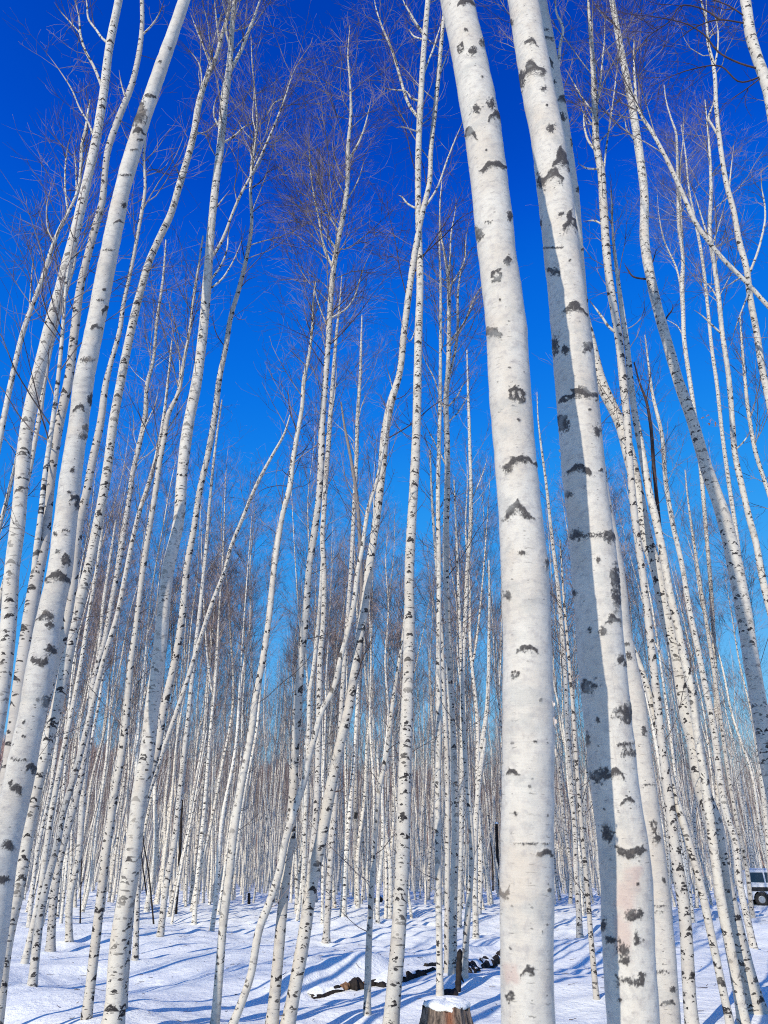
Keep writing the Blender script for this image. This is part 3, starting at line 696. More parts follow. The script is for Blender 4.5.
T('thin crooked brownish-white sapling left of the tall upright middle birch', None,
  '367,1018,7.4 368.5,955,6.4 370,920,5.8 372,887,5.5 375,836,5.2 380,786,5 387,752,4.6 392,709,4.2 397,675,3.6 402,644,3 406,600,2.2 409,560,1.1', ['387,752 393,746 400,742|1,0.56|d'], s0=0.55, npri=16)
T('slim birch seen between the bright leaning birch and the crooked sapling, foot in mid snow', None,
  '326,943,7.4 327,925,6.8 330,870,6.2 332.7,833,6.1 335.5,796,5.6 339,750,5.2 342,700,4.8 346,640,4.4 351,570,4.2 354,510,4.1 356.6,454,4 357.5,417,3.7 360,380,3.2 361,350,2.5 362,315,1.2', ['356,460 352,445 348,435|1.3,0.7', '357,425 362,405 368,390|1.3,0.7'], s0=0.55, npri=26)
T('dead grey stem without bark, bent like a bow, left of the bright leaning birch', None,
  '296,958,5.4 305,930,5.2 321,840,5 341,740,4.7 355,665,4.4 361.5,612,4.3 361,565,4.1 356,491,3.6 350,454,3.1 344.5,426,2.5 341,402,1.4', mat='dead', name='dead_tree', s0=0.9, npri=2, group='dead stems', sticks=3, detail=0.3, lmax=0.4)
T('thin birch in the back rows carrying a small dark box on its stem', None,
  '356,905,4.4 356,850,4.3 355.5,816,4.2 357,740,3.9 360,680,3.4 363,620,2.6 365,560,1.5', s0=0.45)
T('speckled narrow birch showing in the sky gap between the two thickest front trunks', None,
  '580,939,6.4 578.6,907,5.9 576,870,5.4 575,833,5.2 572,796,5 569,755,4.8 567,718,4.6 565.6,681,4.5 563,644,4.4 560,607,4.2 556,570,3.9 552,538,3.5 549,510,3.2 546,482,2.7 541,445,2 538,417,1.3 537,392,0.7', s0=0.5, npri=34, lmax=1.0)
T('thin cream stem in the gap between the two thickest front trunks, foot nearest there', None,
  '597,1005,6 591,938,5.4 586,873,5 584,853,4.8 581,819,4.5 577,769,4.2 573,710,3.7 569,660,3.2 564,600,2.5 560,540,1.3', s0=0.55)

# ---- far upper left
T('thin white birch at the far left top, tilting right to meet the second birch', 8.2,
  '-60,900,8.5 -40,700,7.5 -20,540,6.8 -6,470,6 4,417,5.6 12,378,5.2 24,329,5 35,298,4.6 44.5,273,4.6 51,251,4.2 60,228,3.6 68.6,212,3.2 78,190,3.2 81,165,3.2 82,145,3.4 86,128,3 88,112,2.2 90,100,1.2',
  ['54,240 49,233 47,222 47,205 50,192 52,180|2.2,1.2', '66,215 65,184 66,160 69,142 73,130|2.4,1.4', '30,312 31,285 33,262 36,245|1.8,1', '75,195 76,170 75,150 78,135|2,1', '36,300 28,270 20,250 12,230|0.94,0.49|d|x'], s0=0.66, npri=22, lmax=1.3)
T('thin banded birch squeezed between the second and third birches of the far left', 9.0,
  '-45,800,6.6 -10,640,5.8 10,560,5.2 22,500,4.9 30,469,4.7 35,441,4.6 40,413,4.6 45,378,4.5 52,342,4.2 61,309,4.1 68.6,283,3.7 74,264,3.5 76,246,3 80,215,2.4 84,185,1.9 88,150,1', s0=0.7, npri=16)
T('thin leftmost birch cut by the left edge of the view at half height', 11.0,
  '-60,800,6.5 -25,650,5.4 0,525,4.3 7,499,3.8 14,469,3.2 22,430,2.3 30,390,1.2', s0=0.6)


# ---------------------------------------------------------------- building traced trees
HERO_XY = []


def to_world(tr, Y, wob, lean, bow=0.0):
    """Pixel polyline -> world points and radii, on a gently bowed sheet at distance Y."""
    out = []
    for k, (x, y, w) in enumerate(tr):
        z = at(x, y, Y)[2]
        yy = Y + lean * z + bow * z * z + wob[0] * math.sin(z * wob[1] + wob[2])
        p = at(x, y, yy)
        u, f, _ = ray(x, y)
        a = tr[max(0, k - 1)]; b = tr[min(len(tr) - 1, k + 1)]
        dx, dy = b[0] - a[0], b[1] - a[1]
        c = abs(dy) / (math.hypot(dx, dy) + 1e-6)
        out.append((*p, 0.5 * w * c * yy / f / F_PX))
    return np.array(out)


def vnoise(x, y, seed):
    xi, yi = np.floor(x).astype(np.int64), np.floor(y).astype(np.int64)
    fx, fy = x - xi, y - yi
    fx, fy = fx * fx * (3 - 2 * fx), fy * fy * (3 - 2 * fy)

    def h(i, j):
        k = (i * 374761393 + j * 668265263 + seed * 1442695041) & 0xffffffff
        k = ((k ^ (k >> 13)) * 1274126177) & 0xffffffff
        return ((k ^ (k >> 16)) & 0xffff) / 65535.0
    return (h(xi, yi) * (1 - fx) + h(xi + 1, yi) * fx) * (1 - fy) + (h(xi, yi + 1) * (1 - fx) + h(xi + 1, yi + 1) * fx) * fy


def edge_of_base(tr, Y):
    p = on_ground(tr[0][0], tr[0][1])
    return p[1] if Y is None else Y


def build_tree(idx, label, Y, trunk, limbs, kw):
    rs = np.random.RandomState(100 + idx)
    tr = parse(trunk)
    Y = edge_of_base(tr, Y)
    wob = (kw.get('wob', min(0.10, 0.012 * Y)), rs.uniform(0.5, 1.0), rs.uniform(0, 6))
    lean = kw.get('lean', rs.uniform(-0.012, 0.02))
    W = to_world(tr, Y, wob, lean, kw.get('bow', 0.0))
    # reach the ground
    d = W[0] - W[min(2, len(W) - 1)]
    gz = float(ground(W[0, 0], W[0, 1])) - 0.12
    if W[0, 2] > gz:
        k = (W[0, 2] - gz) / max(1e-3, -d[2])
        q = W[0] + d * k * np.array([0.8, 0.8, 1, 0])
        q[2] = gz
        q[3] = W[0, 3] * 1.04
        if k * abs(d[2]) > 0.02:
            W = np.vstack([q, W])
    else:
        W[0, 2] = gz
    gz = float(ground(W[0, 0], W[0, 1]))
    # leave through the top of the frame and go on growing
    near = kw.get('near', False)
    if tr[-1][1] < 4 or kw.get('grow'):
        d = nrm((W[-1] - W[-3])[:3])
        ext = kw.get('grow', max(3.0, 17.0 + rs.uniform(-1, 3) - W[-1, 2]))
        p, r0 = W[-1].copy(), W[-1, 3]
        nn = 5
        for k in range(nn):
            d = nrm(d * np.array([0.85, 0.85, 1]) + rs.normal(size=3) * 0.05)
            p = p.copy(); p[:3] += d * ext / nn
            p[3] = max(0.004, r0 * (1 - (k + 1) / nn * 0.92))
            W = np.vstack([W, p])
    n = kw.get('dens', 1700) if near else 150
    S = spline(W, n)
    S[:, 3] = np.maximum(S[:, 3], 0.0035)
    hgt = S[:, 2] - gz
    S[:, 3] *= 1 + 0.30 * np.exp(-np.clip(hgt, 0, 9) / 0.16)
    if not near:                       # small swellings at the old branch collars
        S[:, 3] *= 1 + 0.035 * np.sin(hgt * rs.uniform(5, 8) + rs.uniform(0, 6)) * rs.uniform(0.4, 1, len(S)).mean()
    base = np.array([S[0, 0], S[0, 1], gz])
    HERO_XY.append((base[0], base[1]))
    root = empty(kw.get('name', 'birch_tree'), base, label, kw.get('cat', 'tree'), kw.get('group', 'birches of the stand'))
    acc = Acc()
    sides = (150 if kw.get('dens') else 96) if near else (20 if S[:, 3].max() > 0.05 else 12)
    acc.tubes(S[:, :3], S[:, 3], sides)
    extra = None
    mat = M[kw.get('mat', 'near' if near else 'bark')]
    if near:
        V = np.concatenate(acc.V)
        px, py = proj(V)
        Nn = V - np.repeat(S[:, :3], sides, 0)
        front = np.sum(Nn * (np.array([0, 0, H_CAM]) - V), 1) > 0
        mark = np.zeros(len(V)); pink = np.zeros(len(V))
        for qi, q in enumerate(kw.get('marks', '').split()):
            kd, mx, my, hw, hh = q.split(',')
            mx, my, hw, hh = float(mx), float(my), float(hw) * 1.05, float(hh) * 1.05
            sel = front & (np.abs(px - mx) < hw * 2.0) & (np.abs(py - my) < hh * 3.2)
            if not sel.any():
                continue
            xs, ys = px[sel], py[sel]
            sc_ = 1.6 / max(2.5, min(hw, hh))
            w1 = vnoise(xs * sc_ * 0.8, ys * sc_, idx * 71 + qi)
            w2 = vnoise(xs * sc_ * 0.8, ys * sc_, idx * 71 + qi + 500)
            w3 = vnoise(xs * sc_ * 2.6, ys * sc_ * 2.0, idx * 71 + qi + 900)
            tl = rs.uniform(-0.25, 0.25)
            a = (xs - mx) / hw + 0.55 * (w1 - 0.5)
            b = (my - ys) / hh + 0.75 * (w2 - 0.5) + tl * (xs - mx) / hw
            a = a * (1 + 0.2 * rs.uniform(-1, 1) * np.sign(a))
            s = 1.0
            below = 0.0
            if kd == 'a':
                ln = b + 1.3 * a * a - 0.45
                dd = np.abs(ln) / (0.66 * (1 - 0.5 * np.minimum(a * a, 1)))
                dd = np.maximum(dd, np.abs(a) ** 3)
                below = 0.40 * np.clip(1 - np.abs(ln + 0.75) / 0.95, 0, 1) * np.clip(1.2 - a * a * 1.3, 0, 1)
            elif kd == 'c':
                ln = b + 1.6 * np.abs(a) - 0.75
                dd = np.abs(ln) / (0.78 * (1 - 0.5 * np.minimum(np.abs(a), 1)))
                dd = np.maximum(dd, np.abs(a) ** 3)
                below = 0.42 * np.clip(1 - np.abs(ln + 0.8) / 0.95, 0, 1) * np.clip(1.2 - a * a * 1.3, 0, 1)
            elif kd == 'v':
                dd = np.abs(b - 0.8 * np.abs(a) + 0.4) / 0.7
                dd = np.maximum(dd, np.abs(a) ** 3)
            elif kd == 'r':
                dd = np.abs(np.hypot(a, b) - 0.75) / 0.36 + 0.5 * (w3 > 0.62)
                below = 0.30 * (np.hypot(a, b) < 0.8)
            elif kd == 'l':
                dd = np.maximum(np.abs(b), a ** 4) + 0.9 * (w3 - 0.35)
                s = 0.66
            elif kd == 'p':
                dd = np.maximum(np.abs(a), np.abs(b))
                pink[sel] = np.maximum(pink[sel], np.clip(2.2 - 2.0 * dd, 0, 1))
                continue
            else:
                dd = np.hypot(a, b) + 0.5 * (w3 - 0.5)
            v = s * np.clip(1.22 - 0.80 * dd - 0.25 * (w3 - 0.4), 0, 1)
            v = np.maximum(v, below * (0.6 + 0.8 * w3))
            mark[sel] = np.maximum(mark[sel], v)
        # knots stand a little proud of the bark, split scars sink
        uu = np.concatenate(acc.U)
        wav = (vnoise(uu[:, 0] * 5, uu[:, 1] * 3.2, idx + 3) - 0.5) * 0.009 + (vnoise(uu[:, 0] * 14, uu[:, 1] * 11, idx + 9) - 0.5) * 0.0042 + (vnoise(uu[:, 0] * 40, uu[:, 1] * 34, idx + 19) - 0.5) * 0.0016
        V2 = V + nrm(Nn) * (mark * 0.0048 + wav)[:, None]
        acc.V = [V2]
        extra = {'mark': mark, 'pink': pink}
    link('trunk', acc.mesh('trunk', mat, base, extra), root)
    # limbs drawn from the photograph
    txy = np.array(proj(S[:, :3]))
    first = [np.array([float(v) for v in lb.split('|')[0].split()[0].split(',')]) for lb in limbs]
    loose = [np.hypot(*(txy - q[:, None])).min() > 12 for q in first]
    for li, lb in enumerate(limbs):
        spec, w = lb.split('|')[:2]
        opts = lb.split('|')[2:]
        pp = np.array([[float(v) for v in q.split(',')] for q in spec.split()])
        w0, w1 = [float(v) for v in w.split(',')]
        ww = np.linspace(w0, w1, len(pp))
        i = np.argmin(np.hypot(*(np.array(proj(S[:, :3])) - pp[0][:, None])))
        yb = S[i, 1]
        drift = 0.0 if any(loose) else rs.uniform(-0.05, 0.05) * Y
        rows = []
        for k, (x, y) in enumerate(pp):
            yy = yb + drift * k / max(1, len(pp) - 1)
            f = ray(x, y)[1]
            rows.append((*at(x, y, yy), max(0.0025, 0.5 * ww[k] * yy / f / F_PX)))
        rows = np.array(rows)
        rows[:, 3] *= 0.86
        if not loose[li]:
            rows[0, :3] = S[i, :3]
        B = spline(rows, 26)
        B[:, 3] *= np.interp(np.linspace(0, 1, 26), [0, 0.6, 1], [1, 0.95, 0.3])
        ac = Acc()
        ac.tubes(B[:, :3], B[:, 3], 8)
        lo = 'x' in opts
        B_, BR = B[None, :, :3], B[None, :, 3]
        L = np.linalg.norm(B[-1, :3] - B[0, :3])
        dens = 9.0 if 'x' in opts else 5.0
        C, CR, _ = sprout(rs, B_, BR, max(4, int(L * dens)), 0.22, 0.99, lambda t, p: 0.2 + L * 0.30 * (1.1 - 0.7 * t), (22, 55), 6,
                          up=0.06 if not lo else 0.0, jit=0.16, rscale=0.6, rmin=0.0024, rlen=0.003)
        ac.tubes(C, CR, 4)
        L2 = np.linalg.norm(C[:, -1] - C[:, 0], axis=1)
        D, DR, _ = sprout(rs, C, CR, np.maximum(1, (L2 * 7)).astype(int), 0.2, 0.98, lambda t, p: 0.1 + L2[p] * 0.4, (20, 55), 4,
                          up=0.03, jit=0.2, rscale=0.8, rmin=0.0019, rlen=0.001)
        ac.tubes(D, DR, 3)
        link('branch', ac.mesh('branch', M['twig'] if 'd' in opts else M['bark'], base), root)
    # crown of fine branches
    if kw.get('crown', True):
        ac = Acc()
        Lt = S[-1, 2] - gz
        s0 = kw.get('s0', 0.46)
        i0 = int(s0 * (len(S) - 1))
        P = S[i0::max(1, (len(S) - i0) // 60)]
        npri = int(kw.get('npri', 26))
        crown_of(rs, P[:, :3], P[:, 3], ac, 0.03, npri, kw.get('lmax', min(2.3, 0.115 * Lt)), kw.get('detail', 0.72), 1.22)
        # a few thin dead sticks low on the stem
        if not near:
            P2 = S[int(0.12 * len(S)):i0:2]
            K, KR, _ = sprout(rs, P2[None, :, :3], P2[None, :, 3], int(kw.get('sticks', 7)), 0.05, 0.98, lambda t, p: 0.35 + 0.9 * rs.uniform(0, 1, len(t)) ** 2,
                              (35, 75), 6, up=0.10, jit=0.13, rscale=0.3, rmin=0.0028, rlen=0.003)
            KR = np.minimum(KR, 0.0046)
            ac.tubes(K, KR, 4)
            K2, KR2, _ = sprout(rs, K, KR, 4, 0.3, 0.98, lambda t, p: 0.16 + 0.2 * rs.uniform(0, 1, len(t)), (25, 60), 4, up=0.05, jit=0.2, rscale=0.7, rmin=0.0022, rlen=0.001)
            ac.tubes(K2, KR2, 3)
        link('crown', ac.mesh('crown', M['bark'], base), root)
    return root


for i_, t_ in enumerate(TREES):
    build_tree(i_, *t_)

# ---------------------------------------------------------------- trees of the wood behind


def make_variant(k, far=False):
    q = 0.5 if far else 1.0
    rs = np.random.RandomState(900 + k)
    Ht = rs.uniform(15.5, 19.5)
    r0 = rs.uniform(0.056, 0.088)
    n = 60
    z = np.linspace(0, 1, n)
    bx = rs.uniform(-0.5, 0.5) * np.sin(z * rs.uniform(1.5, 3.5)) + rs.uniform(-0.25, 0.25) * np.sin(z * rs.uniform(4, 8) + 1) + 0.06 * np.sin(z * 23 + k)
    by = rs.uniform(-0.5, 0.5) * np.sin(z * rs.uniform(1.5, 3.5)) + rs.uniform(-0.25, 0.25) * np.sin(z * rs.uniform(4, 8) + 2)
    bx -= bx[0]; by -= by[0]
    P = np.stack([bx, by, -0.15 + z * Ht], 1)
    R = r0 * (1 - z) ** 0.85 + 0.0028
    R *= 1 + 0.35 * np.exp(-z * Ht / 0.2)
    tr, cr = Acc(), Acc()
    tr.tubes(P, R, 8 if far else 10)
    s = int(rs.uniform(0.36, 0.5) * n)
    crown_of(rs, P[s:], R[s:], cr, 0.02, int(52 * (0.62 if far else 1)), rs.uniform(1.35, 1.9), 0.62 if far else 1.05, 1.05, (20, 46))
    if k % 3 == 0:                      # a second leader
        i = int(n * rs.uniform(0.35, 0.55))
        d = np.array([rs.uniform(-1, 1), rs.uniform(-1, 1), 0]); d /= np.linalg.norm(d)
        t = np.linspace(0, 1, 24)
        F = P[i] + np.outer(t * (Ht - P[i, 2]) * 0.85, [0, 0, 1]) + np.outer(t ** 0.7, d) * rs.uniform(0.7, 1.3)
        FR = R[i] * 0.7 * (1 - t) ** 0.9 + 0.003
        tr.tubes(F, FR, 8)
        crown_of(rs, F[4:], FR[4:], cr, 0.02, int(20 * q), 1.1, 0.55 if far else 0.9, 1.15, (20, 46))
    # thin side sticks below the crown
    Pl = P[int(0.12 * n):s]
    K, KR, _ = sprout(rs, Pl[None], R[None, int(0.12 * n):s], 8 if far else 20, 0.05, 1.0, lambda t, p: 0.3 + 0.8 * t, (30, 65), 5, up=0.12, jit=0.12, rscale=0.3, rmin=0.003, rlen=0.004)
    cr.tubes(K, KR, 3)
    K2, KR2, _ = sprout(rs, K, KR, 4, 0.3, 0.98, lambda t, p: 0.15 + 0.25 * rs.uniform(0, 1, len(t)), (25, 55), 4, up=0.08, jit=0.2, rscale=0.7, rmin=0.0025, rlen=0.001)
    cr.tubes(K2, KR2, 3)
    return tr.mesh('trunk', M['barkfar']), cr.mesh('crown', M['barkfar'])


VAR = [make_variant(k) for k in range(10)] + [make_variant(k, True) for k in range(8)]
NN, NF = 10, 8
rsf = np.random.RandomState(77)
TAN_H = 0.462


def scatter(n_try, gen, mind, taken):
    out = []
    cell = {}
    for x, y in taken:
        cell.setdefault((int(x // 2), int(y // 2)), []).append((x, y))
    for _ in range(n_try):
        x, y = gen()
        cx, cy = int(x // 2), int(y // 2)
        ok = True
        for i in (-1, 0, 1):
            for j in (-1, 0, 1):
                for a, b in cell.get((cx + i, cy + j), ()):
                    if (a - x) ** 2 + (b - y) ** 2 < mind * mind:
                        ok = False
        if ok:
            cell.setdefault((cx, cy), []).append((x, y))
            out.append((x, y))
    return out


CAR_P = on_ground(741, 905)
CAR_Y = CAR_P[1]


def blocked(x, y):
    px, _ = proj(np.array([[x, y, 0.0]]))
    if 730 < px[0] < 860 and abs(y - CAR_Y) < 2.2:
        return True
    if 742 < px[0] < 766 and y < CAR_Y and y > 15:
        return True
    return False


def gen_in():
    y = math.sqrt(rsf.uniform(25.0 ** 2, 96.0 ** 2))
    return rsf.uniform(-TAN_H, TAN_H) * y, y


pts_in = [p for p in scatter(900, gen_in, 0.65, HERO_XY) if not blocked(*p)]
pts_in.sort(key=lambda p: p[1])
N_IND = 300 - len([t for t in TREES if t[4].get('name', 'birch_tree') == 'birch_tree'])
ind, rest = pts_in[:N_IND], pts_in[N_IND:]
ZONES = [(-40, 'at the far left edge'), (70, 'behind the knotted left birch'), (135, 'behind the heavy mid-left birch'), (205, 'above the low left mound'),
         (275, 'behind the crooked leaning birch'), (345, 'left of the upright middle birch'), (410, 'behind the upright middle birch'),
         (480, 'behind the snowy stump'), (560, 'between the two thick trunks'), (600, 'behind the thick shaded trunk'),
         (670, 'behind the curving right birches'), (735, 'beside the white car')]
DEPTH = [(34, 'slim white birch in the first rows'), (50, 'thin pale birch in the middle rows'), (999, 'very thin distant birch in the rear rows')]
SRC = {}
for j, (x, y) in enumerate(ind):
    k = (j % NN) if y < 44 else NN + j % NF
    px = float(proj(np.array([[x, y, 0.0]]))[0][0])
    zone = [z for z in ZONES if px >= z[0] or z is ZONES[0]][-1][1]
    dep = [d for d in DEPTH if y < d[0]][0][1]
    lab = dep + ' ' + zone
    gz = float(ground(x, y))
    if k not in SRC:
        root = empty('birch_tree', (x, y, gz))
        a = link('trunk', VAR[k][0], root); b = link('crown', VAR[k][1], root)
        SRC[k] = (root, a, b)
    else:
        s_, a_, b_ = SRC[k]
        root = s_.copy(); COL.objects.link(root)
        for c_ in (a_, b_):
            c = c_.copy(); COL.objects.link(c); c.parent = root
    sc = rsf.uniform(0.80, 1.14)
    wsc = sc * rsf.uniform(0.75, 1.25)
    root.location = (x, y, gz)
    root.scale = (wsc, wsc, sc)
    lx = rsf.normal(0.012 if px < 330 else (-0.012 if px > 560 else 0.0), 0.028)
    root.rotation_euler = (rsf.normal(0, 0.02), lx, rsf.uniform(0, 6.28))
    tag(root, lab, 'tree', 'birches ' + ' '.join(dep.split()[3:]) + ' ' + zone)

# everything behind, beside and beyond those: one stand that nobody could count


def gen_far():
    y = math.sqrt(rsf.uniform(92.0 ** 2, 175.0 ** 2))
    return rsf.uniform(-TAN_H * 1.25, TAN_H * 1.25) * y, y


def gen_side():
    while True:
        x, y = rsf.uniform(-75, 75), rsf.uniform(-46, 95)
        if math.hypot(x, y) < 4.5:
            continue
        if y > 0 and abs(x) < (0.86 * y + 2.5 if y < 19 else max(18.8, TAN_H * y + 1.6 + 0.02 * y)):
            continue
        if (-9 < x < 4 and -26 < y < 2) or (abs(x - 0.601 * y + 9.4) < 0.6 and y < 10.6):      # unseen gap: trees left out so the sun reaches near trunks and mid-left birch
            continue
        return x, y


far = rest + scatter(3400, gen_far, 0.6, []) + scatter(640, gen_side, 1.0, HERO_XY)
FX = np.array(far)
me = bpy.data.meshes.new('far_birch_wood')
me.vertices.add(len(FX))
co = np.stack([FX[:, 0], FX[:, 1], ground(FX[:, 0], FX[:, 1])], 1).astype(np.float32)
me.vertices.foreach_set('co', co.ravel())
rot = me.attributes.new('turn', 'FLOAT_VECTOR', 'POINT')
rv = np.stack([rsf.normal(0, 0.02, len(FX)), rsf.normal(0, 0.03, len(FX)), rsf.uniform(0, 6.28, len(FX))], 1).astype(np.float32)
rot.data.foreach_set('vector', rv.ravel())
sca = me.attributes.new('size', 'FLOAT', 'POINT')
sca.data.foreach_set('value', rsf.uniform(0.8, 1.12, len(FX)).astype(np.float32))
pick = me.attributes.new('pick', 'INT', 'POINT')
pick.data.foreach_set('value', (np.arange(len(FX)) % NF).astype(np.int32))
me.update()
wood = link('far_birch_wood', me)
tag(wood, 'dense far-off birch wood of countless thin pale trunks and bare twigs', 'wood', kind='stuff')
ng = bpy.data.node_groups.new('plant_wood', 'GeometryNodeTree')
ng.interface.new_socket('Geometry', in_out='INPUT', socket_type='NodeSocketGeometry')
ng.interface.new_socket('Geometry', in_out='OUTPUT', socket_type='NodeSocketGeometry')
N, Lk = ng.nodes, ng.links
gi, go = N.new('NodeGroupInput'), N.new('NodeGroupOutput')
g2i = N.new('GeometryNodeGeometryToInstance')
for k in reversed(range(NN, NN + NF)):
    jn = N.new('GeometryNodeJoinGeometry')
    for ob in SRC[k][1:]:
        oi = N.new('GeometryNodeObjectInfo')
        oi.inputs['Object'].default_value = ob
        oi.transform_space = 'ORIGINAL'
        Lk.new(oi.outputs['Geometry'], jn.inputs[0])
    one = N.new('GeometryNodeGeometryToInstance')
    Lk.new(jn.outputs[0], one.inputs[0])
    SRC[k] = (*SRC[k], one)
allj = N.new('GeometryNodeJoinGeometry')
for k in reversed(range(NN, NN + NF)):
    Lk.new(SRC[k][3].outputs[0], allj.inputs[0])
iop = N.new('GeometryNodeInstanceOnPoints')
m2p = N.new('GeometryNodeMeshToPoints')
Lk.new(gi.outputs[0], m2p.inputs[0])
Lk.new(m2p.outputs[0], iop.inputs['Points'])
Lk.new(allj.outputs[0], iop.inputs['Instance'])
iop.inputs['Pick Instance'].default_value = True


def named(nm, ty):
    nd = N.new('GeometryNodeInputNamedAttribute')
    nd.data_type = ty
    nd.inputs['Name'].default_value = nm
    return nd.outputs[0]


Lk.new(named('pick', 'INT'), iop.inputs['Instance Index'])
e2r = N.new('FunctionNodeEulerToRotation')
Lk.new(named('turn', 'FLOAT_VECTOR'), e2r.inputs[0])
Lk.new(e2r.outputs[0], iop.inputs['Rotation'])
Lk.new(named('size', 'FLOAT'), iop.inputs['Scale'])
Lk.new(iop.outputs[0], go.inputs[0])
md = wood.modifiers.new('plant', 'NODES')
md.node_group = ng

# ---------------------------------------------------------------- ground, hills


def make_ground():
    a1 = np.linspace(-0.62, 0.62, 560)
    a2 = np.linspace(0.62, 2 * math.pi - 0.62, 90)[1:-1]
    A = np.concatenate([a1, a2])
    Rr = np.concatenate([[0.02], np.geomspace(0.6, 6, 40), np.geomspace(6.05, 70, 560), np.geomspace(72, 2200, 60)])
    AA, RR = np.meshgrid(A, Rr)
    X, Y = np.sin(AA) * RR, np.cos(AA) * RR
    fade = np.clip(1 - (RR - 160) / 150, 0, 1)
    Z = ground(X, Y) * fade
    # small drift collars round the standing stems
    for hx, hy in HERO_XY:
        m = (np.abs(X - hx) < 1.0) & (np.abs(Y - hy) < 1.0)
        d2 = (X[m] - hx) ** 2 + (Y[m] - hy) ** 2
        Z[m] += 0.055 * np.exp(-d2 / 0.10) - 0.02 * np.exp(-d2 / 0.5)
    V = np.stack([X, Y, Z], -1).reshape(-1, 3)
    na, nr = len(A), len(Rr)
    i = np.arange(nr - 1)[:, None] * na
    j = np.arange(na)[None]
    k = (j + 1) % na
    Q = np.stack([i + k, i + j, i + na + j, i + na + k], -1).reshape(-1, 4)
    o = link('snowy_ground', mesh_from('snowy_ground', V, Q[:, ::-1], M['snow']))
    tag(o, kind='structure')


make_ground()


def hill_h(x, y):
    ang = np.arctan2(x, y)
    top = np.interp(np.degrees(ang), [-60, -24, -8, 0, 8, 24, 60], [40, 36, 30, 27.5, 24, 18.5, 16])
    r = np.hypot(x, y)
    t = np.clip((r - 185) / 120, 0, 1)
    w = 1.2 * np.sin(ang * 41) + 0.8 * np.sin(ang * 93 + 1) + 1.6 * np.sin(ang * 17 + 2)
    return (top + w) * (t * t * (3 - 2 * t)) * np.clip(1 - (r - 330) / 500, 0.3, 1)


A = np.linspace(-1.15, 1.15, 260)
Rr = np.concatenate([np.linspace(176, 340, 40), np.linspace(350, 800, 12)])
AA, RR = np.meshgrid(A, Rr)
X, Y = np.sin(AA) * RR, np.cos(AA) * RR
Z = hill_h(X, Y) - 0.6 * (RR < 186)
Z += np.random.RandomState(5).uniform(-0.6, 0.6, Z.shape) * (RR > 190)
na, nr = len(A), len(Rr)
i = np.arange(nr - 1)[:, None] * na
j = np.arange(na - 1)[None]
Q = np.stack([i + j, i + j + 1, i + na + j + 1, i + na + j], -1).reshape(-1, 4)
hl = link('hills', mesh_from('hills', np.stack([X, Y, Z], -1).reshape(-1, 3), Q[:, ::-1], M['hill']))
tag(hl, kind='structure')

rsh = np.random.RandomState(31)
nh = 6500
ang = rsh.uniform(-0.62, 0.62, nh)
rr = rsh.uniform(196, 318, nh)
hx, hy = np.sin(ang) * rr, np.cos(ang) * rr
hz = hill_h(hx, hy)
hh = rsh.uniform(6.5, 10.5, nh)
ac = Acc()
n = 3
for s_ in range(6):
    d = rsh.normal(size=(nh, 2)) * 0.62
    up0 = 0.0 if s_ == 0 else 0.25
    b = np.stack([hx, hy, hz + hh * up0 - 0.3], 1)
    e = np.stack([hx + d[:, 0], hy + d[:, 1], hz + hh * rsh.uniform(0.75, 1.0, nh)], 1)
    mid = (b + e) / 2 + np.stack([d[:, 0] * 0.35, d[:, 1] * 0.35, np.zeros(nh)], 1)
    P = np.stack([b, mid, e], 1)
    R = np.stack([np.full(nh, 0.11), np.full(nh, 0.10), np.full(nh, 0.03)], 1)
    ac.tubes(P, R, 3)
hw_ = link('hillside_wood', ac.mesh('hillside_wood', M['hillwood']))
tag(hw_, 'reddish brown bare wood covering the low hill behind the birches', 'wood', kind='stuff')
ac = Acc()
nb = 2600
sel = rsh.choice(nh, nb, replace=False)
jx, jy = rsh.normal(size=(2, nb)) * 1.2
b = np.stack([hx[sel] + jx, hy[sel] + jy, hill_h(hx[sel] + jx, hy[sel] + jy) - 0.3], 1)
e = b + np.stack([rsh.normal(size=nb) * 0.4, rsh.normal(size=nb) * 0.4, rsh.uniform(5, 8, nb)], 1)
ac.tubes(np.stack([b, (b + e) / 2, e], 1), np.stack([np.full(nb, 0.10), np.full(nb, 0.08), np.full(nb, 0.03)], 1), 3)
hb = link('hillside_birch_stems', ac.mesh('hillside_birch_stems', M['hillbirch']))
tag(hb, 'pale thin stems scattered through the brown hillside wood', 'wood', kind='stuff')

# ---------------------------------------------------------------- things on the snow


def bm_mesh(name, bm, mat, parent=None, smooth=True, attrs=None):
    me = bpy.data.meshes.new(name)
    bm.normal_update()
    bm.to_mesh(me)
    bm.free()
    me.polygons.foreach_set('use_smooth', np.full(len(me.polygons), smooth))
    me.materials.append(mat)
    return link(name, me, parent)


def bx(bm, size, loc, rot=(0, 0, 0), bevel=0.0):
    r = bmesh.ops.create_cube(bm, size=1.0)
    from mathutils import Euler
    mt = Matrix.Translation(loc) @ Euler(rot).to_matrix().to_4x4() @ Matrix.Diagonal((*size, 1))
    bmesh.ops.transform(bm, matrix=mt, verts=r['verts'])
    if bevel:
        es = list({e for v in r['verts'] for e in v.link_edges})
        bmesh.ops.bevel(bm, geom=es, offset=bevel, segments=2, profile=0.6, affect='EDGES')


